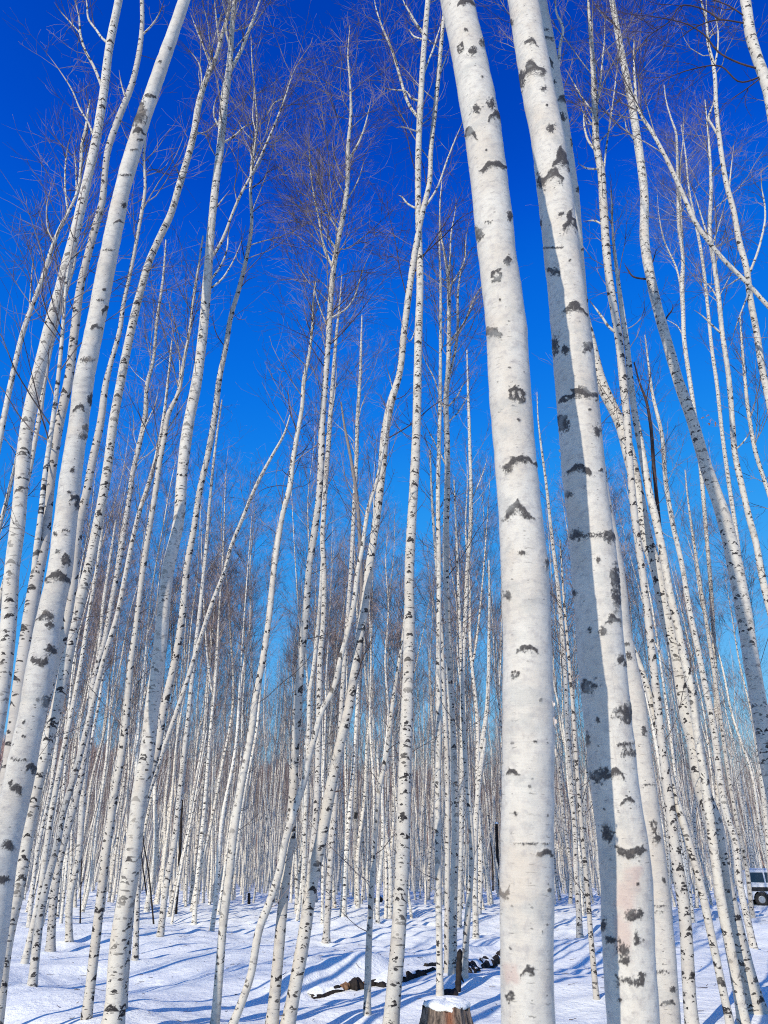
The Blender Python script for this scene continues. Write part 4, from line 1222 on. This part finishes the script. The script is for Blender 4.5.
def revolve(rings, sides, fr=lambda th, k: 1.0, wob=None):
    """rings: list of (r, z) -> V, Q closed on top."""
    V = []
    for k, (r, z) in enumerate(rings):
        for j in range(sides):
            th = 2 * math.pi * j / sides
            q = r * fr(th, k)
            V.append((q * math.cos(th), q * math.sin(th), z + (wob(th, k) if wob else 0)))
    Q = []
    for k in range(len(rings) - 1):
        for j in range(sides):
            j2 = (j + 1) % sides
            Q.append((k * sides + j, k * sides + j2, (k + 1) * sides + j2, (k + 1) * sides + j))
    return np.array(V), np.array(Q)


# stump -------------------------------------------------------------
sp = on_ground(447.5, 1046)
rt = at(447.5, 1003, sp[1])
sh = rt[2] - sp[2]
stump = empty('tree_stump', (sp[0], sp[1], sp[2] - 0.03), 'weathered tree stump with split reddish wood and a cap of snow on top', 'stump')
sr = np.random.RandomState(4)
top_r = 0.5 * 47 * sp[1] / ray(447, 1003)[1] / F_PX
hz_ = np.linspace(-0.06, sh, 26)
rings = [(top_r * (1.0 + 0.55 * (1 - max(0, z) / sh) ** 1.5), z) for z in hz_]
ph = sr.uniform(0, 6.28, 8)


def flute(th, k):
    return 1 + 0.05 * math.sin(3 * th + ph[0]) + 0.035 * math.sin(7 * th + ph[1]) + 0.018 * math.sin(17 * th + ph[2] + k * 0.05) + 0.012 * math.sin(31 * th + ph[3]) \
        - 0.10 * math.exp(-((((th - 4.83 + math.pi) % (2 * math.pi)) - math.pi) / 0.10) ** 2)


def ragged(th, k):
    return (0.022 * math.sin(5 * th + 1) + 0.014 * math.sin(13 * th)) if k == len(rings) - 1 else 0


V, Q = revolve(rings, 120, flute, ragged)
th_ = np.arctan2(V[:, 1], V[:, 0]) % (2 * math.pi)
sp_ = np.exp(-((th_ - 4.74) / 0.17) ** 2) * (V[:, 2] > 0)
me = mesh_from('bark', V, Q, M['stump'], True, {'split': sp_})
link('bark', me, stump)
V, Q = revolve([(top_r * 0.985, sh - 0.012), (top_r * 0.6, sh - 0.008), (top_r * 0.25, sh - 0.006), (0.001, sh - 0.006)], 60, flute)
link('cut_top', mesh_from('cut_top', V, Q, M['cut']), stump)
cap = [(top_r * 0.93, sh - 0.008), (top_r * 0.985, sh + 0.008), (top_r * 0.96, sh + 0.026), (top_r * 0.86, sh + 0.042), (top_r * 0.66, sh + 0.052), (top_r * 0.35, sh + 0.059), (0.001, sh + 0.061)]
V, Q = revolve(cap, 110, lambda th, k: 1 + 0.045 * math.sin(3 * th + 1) + 0.035 * math.sin(5 * th) + 0.022 * math.sin(11 * th + 2) + 0.05 * math.exp(-((th - 4.9) / 0.25) ** 2),
               lambda th, k: 0.009 * math.sin(2 * th + 0.5) + 0.005 * math.sin(7 * th + k) - ((0.03 * math.exp(-((th - 4.9) / 0.16) ** 2) + 0.012 * max(0, math.sin(6 * th + 1))) if k == 0 else 0))
link('snow_cap', mesh_from('snow_cap', V, Q, M['snowcap']), stump)
# the tongue of snow running down its front
tg = []
ths = 4.93
for k in range(9):
    z = sh + 0.01 - k * 0.034
    r = top_r * (1.0 + 0.55 * (1 - max(0, z) / sh) ** 1.5) * flute(ths, 0) + 0.004
    a = ths + 0.05 * math.sin(k * 0.9) + 0.012 * k
    tg.append((r * math.cos(a), r * math.sin(a), z, 0.030 + 0.016 * math.sin(k * 1.3) ** 2 - 0.0012 * k))
tg = spline(np.array(tg), 24)
ac = Acc(); ac.tubes(tg[:, :3], tg[:, 3], 12)
link('snow_streak', ac.mesh('snow_streak', M['snowcap']), stump)

# broken stake behind the stump ---------------------------------------
bp_ = on_ground(457.5, 990)
pts = np.array([[*at(457.6, 996, bp_[1]), 0.042], [*at(458.2, 985, bp_[1]), 0.040], [*at(458.8, 972, bp_[1] + 0.02), 0.041], [*at(459.3, 960, bp_[1] + 0.04), 0.038], [*at(460.0, 952, bp_[1] + 0.05), 0.033], [*at(460.2, 949, bp_[1] + 0.05), 0.012]])
pts[0, 2] = bp_[2] - 0.1
S = spline(pts, 40)
S[:, 3] *= 1 + 0.12 * np.sin(np.arange(40) * 0.9) * np.sin(np.arange(40) * 0.37)
stake = empty('broken_stake', (S[0, 0], S[0, 1], bp_[2]), 'short dark broken stake stuck upright in the snow behind the stump', 'stake')
ac = Acc(); ac.tubes(S[:, :3], S[:, 3], 14)
link('shaft', ac.mesh('shaft', M['dark'], (S[0, 0], S[0, 1], bp_[2])), stake)
a0, a1 = np.array(at(459, 974, bp_[1])), np.array(at(463.5, 982, bp_[1] + 0.05))
ac = Acc(); ac.tubes(np.stack([a0, (a0 + a1) / 2 + [0, 0, 0.005], a1]), np.array([0.02, 0.017, 0.010]), 8)
link('side_snag', ac.mesh('side_snag', M['dark'], (S[0, 0], S[0, 1], bp_[2])), stake)


def log(px_pts, rad, label, rough=0.22, cut=None, snow=None, seed=1, mat='dark', group='dark logs half buried in the snow', name='fallen_log', cat='log', lift=0.4):
    """Irregular charred log lying along ground points given in the picture; snow lies on its back."""
    rs = np.random.RandomState(seed)
    P = np.array([on_ground(*p) for p in px_pts])
    P[:, 2] = ground(P[:, 0], P[:, 1]) + rad * lift
    n = max(12, int(np.linalg.norm(P[-1] - P[0]) / 0.045))
    S = spline(np.c_[P, np.full(len(P), rad)], n)
    base = P.mean(0); base[2] = float(ground(base[0], base[1]))
    root = empty(name, base, label, cat, group)
    sides = 18
    ac = Acc(); ac.tubes(S[:, :3], S[:, 3], sides)
    V = np.concatenate(ac.V).reshape(n, sides, 3)
    c = S[:, None, :3]
    lump = rs.normal(size=(n, sides))
    for _ in range(2):
        lump = (np.roll(lump, 1, 0) + np.roll(lump, -1, 0) + np.roll(lump, 1, 1) + np.roll(lump, -1, 1) + lump) / 5.0
    lump = lump * 2.2
    V = c + (V - c) * (1 + rough * lump)[..., None]
    ac.V = [V.reshape(-1, 3)]
    Q = np.concatenate(ac.Q)
    # close both ends
    V2 = np.vstack([V.reshape(-1, 3), S[0:1, :3], S[-1:, :3]])
    tris = []
    for j in range(sides):
        tris.append((n * sides, (j + 1) % sides, j))
        tris.append((n * sides + 1, (n - 1) * sides + j, (n - 1) * sides + (j + 1) % sides))
    link('wood', mesh_from('wood', V2 - base, Q, M[mat], True, None, tris), root)
    if cut is not None:
        e = 0 if cut == 0 else -1
        d = nrm(S[e, :3] - S[1 if e == 0 else -2, :3])
        cc = S[e, :3] + d * 0.012
        rg = (V[0] if e == 0 else V[-1]) + d * 0.012
        vv = np.vstack([cc + (rg - cc) * 0.93, cc[None] + d * 0.006])
        tr = [((sides), j, (j + 1) % sides) for j in range(sides)]
        link('cut_end', mesh_from('cut_end', vv - base, np.zeros((0, 4), int), M['cut'], False, None, tr), root)
    if snow:
        s0, s1, h = snow
        i0, i1 = int(s0 * (n - 1)), int(s1 * (n - 1))
        m = i1 - i0 + 1
        rows = []
        w = 11
        dirn = nrm(S[-1, :3] - S[0, :3]); side = nrm(np.cross(dirn, [0, 0, 1]))
        if side[1] > 0:
            side = -side                                   # towards the camera
        for k in range(m):
            t = k / max(1, m - 1)
            env = min(1, 4.0 * t * (1 - t) + 0.12)
            hh = h * (0.75 + 0.35 * math.sin(k * 0.23 + seed) * math.sin(k * 0.11)) * env
            fr = 0.95 + 0.38 * math.sin(k * 0.31 + seed * 2) + 0.22 * math.sin(k * 0.83)
            row = []
            for j in range(w):
                u = j / (w - 1)
                off = rad * (fr * (1 - u) - 5.2 * u)       # from over the front edge back to the bank
                z = rad * 0.72 + hh * math.sin(min(1, (0.16 + u) * 1.5) * math.pi * 0.5) ** 0.8
                q = S[i0 + k, :3] + side * off + np.array([0, 0, z])
                if u > 0.55:
                    gz = float(ground(q[0], q[1])) - 0.02
                    f = (u - 0.55) / 0.45
                    q[2] = q[2] * (1 - f ** 1.4) + gz * f ** 1.4
                if j == 0:
                    q[2] -= rad * (0.55 + 0.3 * math.sin(k * 0.57))
                row.append(q)
            rows.append(row)
        V = np.array(rows).reshape(-1, 3)
        i = np.arange(m - 1)[:, None] * w; j = np.arange(w - 1)[None]
        Q = np.stack([i + j, i + j + 1, i + w + j + 1, i + w + j], -1).reshape(-1, 4)
        if np.cross(V[Q[0, 1]] - V[Q[0, 0]], V[Q[0, 3]] - V[Q[0, 0]])[2] < 0:
            Q = Q[:, ::-1]
        link('snow_load', mesh_from('snow_load', V - base, Q, M['snowcap']), root)
    return root


log([(312, 998), (326, 995), (341, 990.5)], 0.055, 'dark log at the left end of the row, jagged and thickly snowed over', snow=(0.0, 1.0, 0.10), seed=2, rough=0.4, lift=0.0)
log([(341, 990.5), (348, 988.3)], 0.060, 'short brown log piece between the leaning birch and the crooked sapling', cut=0, seed=3, mat='cut', rough=0.3, lift=0.4)
log([(352, 990), (360, 987)], 0.095, 'stubby black charred block left of the crooked sapling', seed=4, rough=0.3, lift=0.35)
log([(364, 987), (375, 984)], 0.055, 'small black log lump with a brown face just behind the crooked sapling', cut=0, seed=5, rough=0.3, lift=0.4)
log([(379, 987), (404, 980), (423, 974)], 0.070, 'dark jagged log passing behind the tall upright birch under thick snow', snow=(0.0, 1.0, 0.11), seed=6, rough=0.45, lift=0.0)
log([(425, 973), (434, 970)], 0.035, 'small dark wood scrap in the snow right of the tall upright birch', seed=7, rough=0.4, lift=0.3)
log([(426, 966), (441, 966)], 0.032, 'thin dark branch end peeping from the snow left of the plumb cream birch', seed=8, rough=0.4)
log([(466, 973), (482, 967), (503, 960), (520, 956)], 0.105, 'long black log under the snow bank between the stake and the front trunk', snow=(0.0, 1.0, 0.13), seed=9, rough=0.45, lift=0.0)
log([(444, 997), (456, 995)], 0.05, 'dark wood chunk lying right behind the stump at the foot of the stake', seed=10, rough=0.3)
log([(374, 904), (380, 903)], 0.17, 'small round dark stub far back in the snow between the sapling and the upright birch', seed=11, rough=0.2, lift=0.7, name='dark_stub', cat='stub', group='dark stubs')

# upright dark posts and saplings far back ------------------------------


def stick(px_pts, w0, w1, label, Y=None, mat='dark', name='dead_sapling', cat='sapling', group='dead saplings', capw=0):
    b = on_ground(*px_pts[0])
    Y = b[1] if Y is None else Y
    rows = []
    for k, (x, y) in enumerate(px_pts):
        w = w0 + (w1 - w0) * k / (len(px_pts) - 1)
        rows.append((*at(x, y, Y + 0.03 * k), 0.5 * w * Y / ray(x, y)[1] / F_PX))
    rows = np.array(rows)
    rows[0, 2] = float(ground(rows[0, 0], rows[0, 1])) - 0.08
    base = rows[0, :3] + [0, 0, 0.08]
    S = spline(rows, 40)
    S[:, 3] *= 1 + 0.10 * np.sin(np.arange(40) * 1.1)
    root = empty(name, base, label, cat, group)
    ac = Acc(); ac.tubes(S[:, :3], S[:, 3], 8)
    link('stem', ac.mesh('stem', M[mat], base), root)
    rs = np.random.RandomState(int(px_pts[0][0]))
    if cat == 'sapling':
        ac = Acc()
        C, CR, _ = sprout(rs, S[None, :, :3], S[None, :, 3], 9, 0.3, 0.98, lambda t, p: 0.25 + 0.4 * (1 - t), (20, 45), 5, up=0.1, rscale=0.4, rmin=0.003)
        ac.tubes(C, CR, 3)
        link('twigs', ac.mesh('twigs', M['twig'], base), root)
    if capw:
        V, Q = revolve([(capw, 0), (capw * 1.05, capw * 0.3), (capw * 0.7, capw * 0.8), (0.001, capw)], 14)
        link('snow_cap', mesh_from('snow_cap', V + S[-1, :3] - base, Q, M['snowcap']), root)
    return root


stick([(149, 911), (146, 890), (143, 868), (140, 840)], 1.7, 0.9, 'thin black dead sapling right of the heavy mid-left birch, shorter of the pair')
stick([(154, 926), (151, 895), (148, 868), (144, 845), (141, 815)], 1.8, 0.9, 'thin black dead sapling right of the heavy mid-left birch, taller of the pair')
stick([(80.5, 923), (80.5, 905), (81, 880), (82, 845)], 1.6, 0.9, 'thin dark dead sapling among the pale stems of the lower left')
stick([(249, 905), (249, 899), (249, 893)], 3.2, 2.8, 'short black post stub far back left of the slim bright birch', name='post_stub', cat='post', group='dark posts')
stick([(175.6, 914), (176.5, 898), (178, 880), (180, 850), (182, 800)], 3.6, 2.4, 'dark brown old trunk in the rear left, darker than all birches round it', name='dark_snag', cat='snag', group='dark snags')
stick([(498, 893), (497.5, 865), (497, 845), (496.5, 824)], 3.2, 3.0, 'dark snag topped with snow, just left of the thick sunlit front trunk far back', name='dark_snag', cat='snag', group='dark snags', capw=0.17)
stick([(493, 893), (492.5, 860), (490, 835), (488.5, 815)], 1.7, 1.0, 'slim dark snag leaning left beside the snow-topped one', name='dark_snag', cat='snag', group='dark snags')
stick([(690, 897), (688.5, 885), (687, 872)], 3.4, 2.4, 'dark red-brown stake at right between two leaning birches near the white car', name='red_stake', cat='stake', group='stakes', mat='dark')

# nest box ---------------------------------------------------------------
bY = on_ground(356, 905)[1]
bc = at(356, 816, bY)
nb_ = empty('nest_box', bc + np.array([0, -0.20, -0.16]), 'small black box fixed on a thin birch in the back rows, seen left of centre', 'box')
bm = bmesh.new(); bx(bm, (0.19, 0.17, 0.30), (0, 0, 0.16), (0, 0.08, 0), 0.012); bm_mesh('box_body', bm, M['black'], nb_, False)
bm = bmesh.new(); bx(bm, (0.23, 0.23, 0.02), (0.02, -0.01, 0.325), (0.12, 0.08, 0), 0.004); bm_mesh('box_lid', bm, M['black'], nb_, False)

# dry leaves and curls of bark -------------------------------------------


def tuft(px, py, Y, n, size, mat, label, name, cat, seed, parent=None):
    rs = np.random.RandomState(seed)
    c = at(px, py, Y)
    bm = bmesh.new()
    for k in range(n):
        o = Vector(rs.normal(size=3) * size * 0.75)
        w, l = size * rs.uniform(0.35, 0.6), size * rs.uniform(0.8, 1.3)
        ax = Matrix.Rotation(rs.uniform(0, 6.28), 3, 'Z') @ Matrix.Rotation(rs.uniform(-1.2, 1.2), 3, 'X')
        g = []
        for i in range(5):
            t = i / 4
            ww = w * math.sin(math.pi * (0.12 + 0.8 * t)) * 0.5
            zz = size * 0.35 * math.sin(t * 2.6)
            g.append([bm.verts.new(o + ax @ Vector((s * ww, t * l, zz + abs(s) * ww * 0.4))) for s in (-1, 0, 1)])
        for i in range(4):
            for s in range(2):
                bm.faces.new((g[i][s], g[i][s + 1], g[i + 1][s + 1], g[i + 1][s]))
    o = bm_mesh(name, bm, mat)
    o.location = c
    sm = o.modifiers.new('thickness', 'SOLIDIFY'); sm.thickness = size * 0.03
    tag(o, label, cat)
    return o


def hero_y(px, py):
    return on_ground(px, py)[1]


tuft(355, 420, hero_y(326, 943), 7, 0.075, M['leaf'], 'clump of dry reddish leaves caught on the slim birch left of the bright leaning birch', 'dry_leaves', 'leaves', 3)
tuft(709, 422, 7.6, 5, 0.045, M['leaf'], 'tiny clump of dry pinkish leaves hanging right of the large curving birch', 'dry_leaves', 'leaves', 5)
tuft(219, 41, 9.25, 6, 0.035, M['peel'], 'curls of peeling bark at the fork of the long leaning left birch', 'bark_curls', 'bark', 6)
tuft(231, 48, 9.6, 5, 0.04, M['peel'], 'shreds of pale bark on the forked top of the heavy mid-left birch', 'bark_curls', 'bark', 7)

# parked white car ---------------------------------------------------------
cz = float(ground(CAR_P[0], CAR_P[1]))
car = empty('parked_car', (CAR_P[0] + 2.30, CAR_P[1], cz - 0.04), 'white off-road car parked beyond the birches at the right edge', 'car')
car.scale = (0.9, 0.9, 0.94)
car.rotation_euler = (0, 0, math.radians(-14))
W_ = 0.86
prof = [(-2.20, 0.52), (-2.24, 0.80), (-2.22, 1.02), (-2.16, 1.10), (1.02, 1.12), (1.10, 1.13), (1.95, 1.03), (2.12, 0.94), (2.20, 0.78), (2.22, 0.50), (2.05, 0.36), (-2.05, 0.36)]


def extrude(name, prof, w, mat, parent, bev=0.05, taper=None, arches=()):
    bm = bmesh.new()
    pr = list(prof)
    L = [bm.verts.new((x, -w, z)) for x, z in pr]
    Rr = [bm.verts.new((x, w, z)) for x, z in pr]
    if taper:
        for v in L + Rr:
            t = max(0, (v.co.z - taper[0]) / (taper[1] - taper[0]))
            v.co.y *= 1 - taper[2] * t
    n = len(pr)
    bm.faces.new(L); bm.faces.new(Rr[::-1])
    for k in range(n):
        bm.faces.new((L[k], Rr[k], Rr[(k + 1) % n], L[(k + 1) % n]))
    bmesh.ops.recalc_face_normals(bm, faces=bm.faces[:])
    if bev:
        bmesh.ops.bevel(bm, geom=bm.edges[:], offset=bev, segments=3, profile=0.5, affect='EDGES', clamp_overlap=True)
    return bm_mesh(name, bm, mat, parent, False)


def arch_pts(cx, cz_, r, n=9):
    return [(cx + r * math.cos(math.pi * k / n), cz_ + r * math.sin(math.pi * k / n)) for k in range(n + 1)]


lower = [(-2.05, 0.36)] + [(-2.20, 0.50), (-2.24, 0.80), (-2.22, 1.02), (-2.14, 1.10), (1.02, 1.12), (1.95, 1.03), (2.12, 0.94), (2.20, 0.78), (2.22, 0.50), (2.08, 0.36)]
lower += arch_pts(1.38, 0.36, 0.43) + arch_pts(-1.35, 0.36, 0.43)
extrude('body', lower, W_, M['carwhite'], car, 0.0)
extrude('cabin', [(-2.12, 1.105), (-2.02, 1.72), (-1.85, 1.80), (0.15, 1.80), (0.35, 1.75), (1.05, 1.125)], W_ - 0.03, M['carwhite'], car, 0.03, (1.1, 1.8, 0.14))
for s in (-1, 1):
    for nm, q in (('side_window', [(-0.02, 1.18), (-0.02, 1.68), (0.22, 1.68), (0.80, 1.20)]), ('side_window', [(-0.98, 1.18), (-0.98, 1.68), (-0.10, 1.68), (-0.10, 1.18)]), ('side_window', [(-1.92, 1.20), (-1.86, 1.68), (-1.06, 1.68), (-1.06, 1.18)])):
        bm = bmesh.new()
        vs = []
        for x, z in q:
            t = (z - 1.1) / 0.7
            y = (W_ - 0.03) * (1 - 0.14 * t)
            vs.append((x, s * (y + 0.008), z))
        a = [bm.verts.new(v) for v in vs]; b = [bm.verts.new((v[0], v[1] - s * 0.03, v[2])) for v in vs]
        bm.faces.new(a); bm.faces.new(b[::-1])
        for k in range(4):
            bm.faces.new((a[k], b[k], b[(k + 1) % 4], a[(k + 1) % 4]))
        bmesh.ops.recalc_face_normals(bm, faces=bm.faces[:])
        bm_mesh(nm, bm, M['glass'], car, False)
    bm = bmesh.new(); bx(bm, (3.30, 0.03, 0.20), (-0.35, s * (W_ + 0.006), 0.86), (0, 0, 0), 0.01); bm_mesh('side_stripe', bm, M['black'], car, False)
    bm = bmesh.new(); bx(bm, (0.16, 0.20, 0.14), (0.72, s * (W_ + 0.10), 1.20), (0, 0, 0), 0.03); bm_mesh('mirror', bm, M['black'], car, False)
    bm = bmesh.new(); bx(bm, (0.05, 0.26, 0.20), (2.185, s * 0.62, 0.80), (0, 0, 0), 0.015); bm_mesh('headlight', bm, M['lamp'], car, False)
    bm = bmesh.new(); bx(bm, (0.05, 0.14, 0.34), (-2.225, s * 0.74, 0.88), (0, 0, 0), 0.015); bm_mesh('tail_light', bm, M['red'], car, False)
    for x in (1.38, -1.35):
        wr = empty('wheel', (x, s * (W_ - 0.12), 0.36)); wr.parent = car
        for nm, rg, mt in (('tyre', [(0.20, -0.10), (0.33, -0.11), (0.36, -0.07), (0.36, 0.07), (0.33, 0.11), (0.20, 0.10)], 'rubber'), ('rim', [(0.001, 0.06), (0.08, 0.075), (0.14, 0.05), (0.205, 0.08), (0.21, -0.08), (0.001, -0.08)], 'rim')):
            V, Q = revolve(rg, 28)
            V = np.stack([V[:, 0], s * V[:, 2], V[:, 1]], 1)
            link(nm, mesh_from(nm, V, Q if s < 0 else Q[:, ::-1], M[mt]), wr)
bm = bmesh.new()
a = [bm.verts.new(v) for v in ((1.035, -0.76, 1.15), (1.035, 0.76, 1.15), (0.40, 0.68, 1.74), (0.40, -0.68, 1.74))]
b = [bm.verts.new(v.co + Vector((-0.03, 0, -0.03))) for v in a]
bm.faces.new(a); bm.faces.new(b[::-1])
for k in range(4):
    bm.faces.new((a[k], b[k], b[(k + 1) % 4], a[(k + 1) % 4]))
bmesh.ops.recalc_face_normals(bm, faces=bm.faces[:])
for v in bm.verts:
    v.co += Vector((0.022, 0, 0.022))
bm_mesh('windscreen', bm, M['glass'], car, False)
bm = bmesh.new(); bx(bm, (0.10, 1.70, 0.20), (2.20, 0, 0.47), (0, 0, 0), 0.03); bm_mesh('front_bumper', bm, M['black'], car, False)
bm = bmesh.new(); bx(bm, (0.05, 0.95, 0.20), (2.19, 0, 0.80), (0, 0, 0), 0.01); bm_mesh('grille', bm, M['black'], car, False)
bm = bmesh.new(); bx(bm, (0.10, 1.70, 0.18), (-2.22, 0, 0.48), (0, 0, 0), 0.03); bm_mesh('rear_bumper', bm, M['black'], car, False)
# snow lying on the roof
rg = []
m1, m2 = 22, 12
for i in range(m1):
    for j in range(m2):
        u, v = i / (m1 - 1), j / (m2 - 1)
        e = min(1, 7 * min(u, 1 - u, v, 1 - v) + 0.0)
        rg.append((-1.85 + 2.05 * u, -0.68 + 1.36 * v, 1.802 + 0.075 * e ** 0.6 + 0.012 * math.sin(5 * u + 3 * v)))
i = np.arange(m1 - 1)[:, None] * m2; j = np.arange(m2 - 1)[None]
Q = np.stack([i + j, i + m2 + j, i + m2 + j + 1, i + j + 1], -1).reshape(-1, 4)
link('roof_snow', mesh_from('roof_snow', np.array(rg), Q, M['snowcap']), car)

# loose curls of bark still held by the near stems -----------------------------


def flakes(tree_label, spots, seed):
    root = [o for o in COL.objects if o.get('label') == tree_label][0]
    tk = [c for c in root.children if c.name.startswith('trunk')][0]
    n_ = len(tk.data.vertices)
    co = np.empty(n_ * 3, np.float32); tk.data.vertices.foreach_get('co', co)
    co = co.reshape(-1, 3) + np.array(root.location)
    px, py = proj(co)
    toc = np.array([0, 0, H_CAM]) - co
    dist = np.linalg.norm(toc, axis=1)
    rs = np.random.RandomState(seed)
    bm = bmesh.new()
    for x, y, w, l in spots:
        d = np.hypot(px - x, py - y) + (dist - dist.min()) * 4.0
        i = int(np.argmin(d))
        p = co[i]
        ctr = np.array([co[np.abs(co[:, 2] - p[2]) < 0.02][:, k].mean() for k in range(2)])
        nn = Vector((p[0] - ctr[0], p[1] - ctr[1], 0)).normalized()
        tn = Vector((-nn.y, nn.x, 0))
        sg = rs.choice([-1, 1])
        m1, m2 = 7, 5
        g = []
        for a in range(m1):
            u = a / (m1 - 1)
            row = []
            for c in range(m2):
                v = c / (m2 - 1) - 0.5
                ww = w * (1 - 0.5 * u) * (1 + 0.25 * math.sin(7 * u + y))
                off = 0.002 + l * 0.55 * (1 - math.cos(u * 2.2)) * 0.6
                q = Vector(p) + tn * (sg * l * math.sin(u * 1.9) * 0.8) + nn * off + Vector((0, 0, ww * v + 0.15 * l * u))
                row.append(bm.verts.new(q - root.location))
            g.append(row)
        for a in range(m1 - 1):
            for c in range(m2 - 1):
                bm.faces.new((g[a][c], g[a][c + 1], g[a + 1][c + 1], g[a + 1][c]))
    o = bm_mesh('peeling_bark', bm, M['peel'], root)
    sm = o.modifiers.new('thickness', 'SOLIDIFY'); sm.thickness = 0.0008


flakes('thick white birch trunk in right foreground, lit all over, left of the two thickest',
       [(552, 705, .022, .012), (553, 722, .035, .016)], 1)
flakes('thickest white birch trunk, right foreground, left side in long shadow, bark pinkish low down',
       [(557, 450, .025, .014), (556, 458, .025, .012)], 2)

# bits of twig and bark shed on the snow ------------------------------------------
rl = np.random.RandomState(8)
nl = 1500
ly = np.sqrt(rl.uniform(9.0 ** 2, 34.0 ** 2, nl))
lx = rl.uniform(-0.6, 0.6, nl) * ly
la = rl.uniform(0, 6.28, nl)
ll = rl.uniform(0.03, 0.16, nl) ** 1.0
dx_, dy_ = np.cos(la) * ll / 2, np.sin(la) * ll / 2
mk_ = lambda x, y, up: np.stack([x, y, ground(x, y) + up], 1)
P = np.stack([mk_(lx - dx_, ly - dy_, 0.004), mk_(lx + rl.normal(size=nl) * 0.008, ly + rl.normal(size=nl) * 0.008, 0.010), mk_(lx + dx_, ly + dy_, rl.uniform(0.002, 0.03, nl))], 1)
R = np.repeat(rl.uniform(0.0016, 0.0042, nl)[:, None], 3, 1) * np.array([[1, 0.9, 0.6]])
ac = Acc(); ac.tubes(P, R, 4)
lit = link('twig_litter', ac.mesh('twig_litter', M['twig']))
tag(lit, 'scattered bits of dark twig and bark lying on the snow', 'litter', kind='stuff')


# ---------------------------------------------------------------- camera, light, sky
EXPO = 0.2
cam = bpy.data.cameras.new('camera')
cam.sensor_fit = 'VERTICAL'
cam.sensor_height = 36.0
cam.lens = 36.0 * F_PX / 1024.0
cam.clip_end = 5000
cam.clip_start = 0.05
cam.dof.use_dof = True
cam.dof.focus_distance = 13.0
cam.dof.aperture_fstop = (cam.lens / 1000.0) / 0.0062
co_ = bpy.data.objects.new('camera', cam)
co_.location = (0, 0, H_CAM)
co_.rotation_euler = (math.pi / 2 + TILT, 0, 0)
COL.objects.link(co_)
SC.camera = co_

sun = bpy.data.lights.new('sun', 'SUN')
sun.energy = 4.0
sun.angle = math.radians(0.5)
sun.color = (1.0, 0.90, 0.76)
so = bpy.data.objects.new('sun', sun)
tosun = Vector((math.sin(SUN_AZ) * math.cos(SUN_EL), math.cos(SUN_AZ) * math.cos(SUN_EL), math.sin(SUN_EL)))
so.rotation_euler = (-tosun).to_track_quat('-Z', 'Y').to_euler()
so.location = tosun * 60
COL.objects.link(so)

wd = bpy.data.worlds.new('World')
SC.world = wd
wd.use_nodes = True
nt = wd.node_tree
nt.nodes.clear()
out = nt.nodes.new('ShaderNodeOutputWorld')
bg = nt.nodes.new('ShaderNodeBackground')
sky = nt.nodes.new('ShaderNodeTexSky')
sky.sky_type = 'NISHITA'
sky.sun_disc = False
sky.sun_elevation = SUN_EL
sky.sun_rotation = SUN_AZ
sky.altitude = 3000
sky.air_density = 1.0
sky.dust_density = 0.0
sky.ozone_density = 6.0
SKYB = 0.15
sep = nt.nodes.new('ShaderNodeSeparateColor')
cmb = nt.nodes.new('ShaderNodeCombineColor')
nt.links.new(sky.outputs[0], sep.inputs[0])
# the camera's saturated rendering of a clear winter sky, channel by channel (sky radiance -> picture value); bright end beyond the view whitened for more neutral ambient light
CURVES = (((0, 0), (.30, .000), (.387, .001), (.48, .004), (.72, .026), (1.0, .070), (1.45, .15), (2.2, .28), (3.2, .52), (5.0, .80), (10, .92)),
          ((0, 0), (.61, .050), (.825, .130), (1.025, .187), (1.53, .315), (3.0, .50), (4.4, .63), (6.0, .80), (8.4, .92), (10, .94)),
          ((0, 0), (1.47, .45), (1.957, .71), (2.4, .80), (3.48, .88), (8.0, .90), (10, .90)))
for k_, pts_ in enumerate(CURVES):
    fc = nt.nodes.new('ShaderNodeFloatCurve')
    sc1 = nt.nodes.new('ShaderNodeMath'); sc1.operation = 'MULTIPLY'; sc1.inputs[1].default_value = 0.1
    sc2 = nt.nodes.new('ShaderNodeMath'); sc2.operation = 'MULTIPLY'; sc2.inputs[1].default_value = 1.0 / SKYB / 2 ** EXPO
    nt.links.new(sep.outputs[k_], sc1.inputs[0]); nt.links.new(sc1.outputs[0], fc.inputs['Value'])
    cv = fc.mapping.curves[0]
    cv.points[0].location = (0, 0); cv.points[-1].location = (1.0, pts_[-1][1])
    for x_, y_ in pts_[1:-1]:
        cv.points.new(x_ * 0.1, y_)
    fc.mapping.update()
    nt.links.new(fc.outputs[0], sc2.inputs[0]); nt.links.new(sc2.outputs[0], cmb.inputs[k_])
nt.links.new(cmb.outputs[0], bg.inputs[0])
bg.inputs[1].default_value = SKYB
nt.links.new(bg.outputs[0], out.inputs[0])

SC.view_settings.view_transform = 'Standard'
SC.view_settings.look = 'None'
SC.view_settings.gamma = 1.0
SC.view_settings.exposure = EXPO
SC.view_settings.use_curve_mapping = False
SC.cycles.filter_width = 1.05
SC.cycles.use_denoising = False
SC.cycles.max_bounces = 5
SC.cycles.diffuse_bounces = 3
SC.cycles.caustics_reflective = False
SC.cycles.caustics_refractive = False
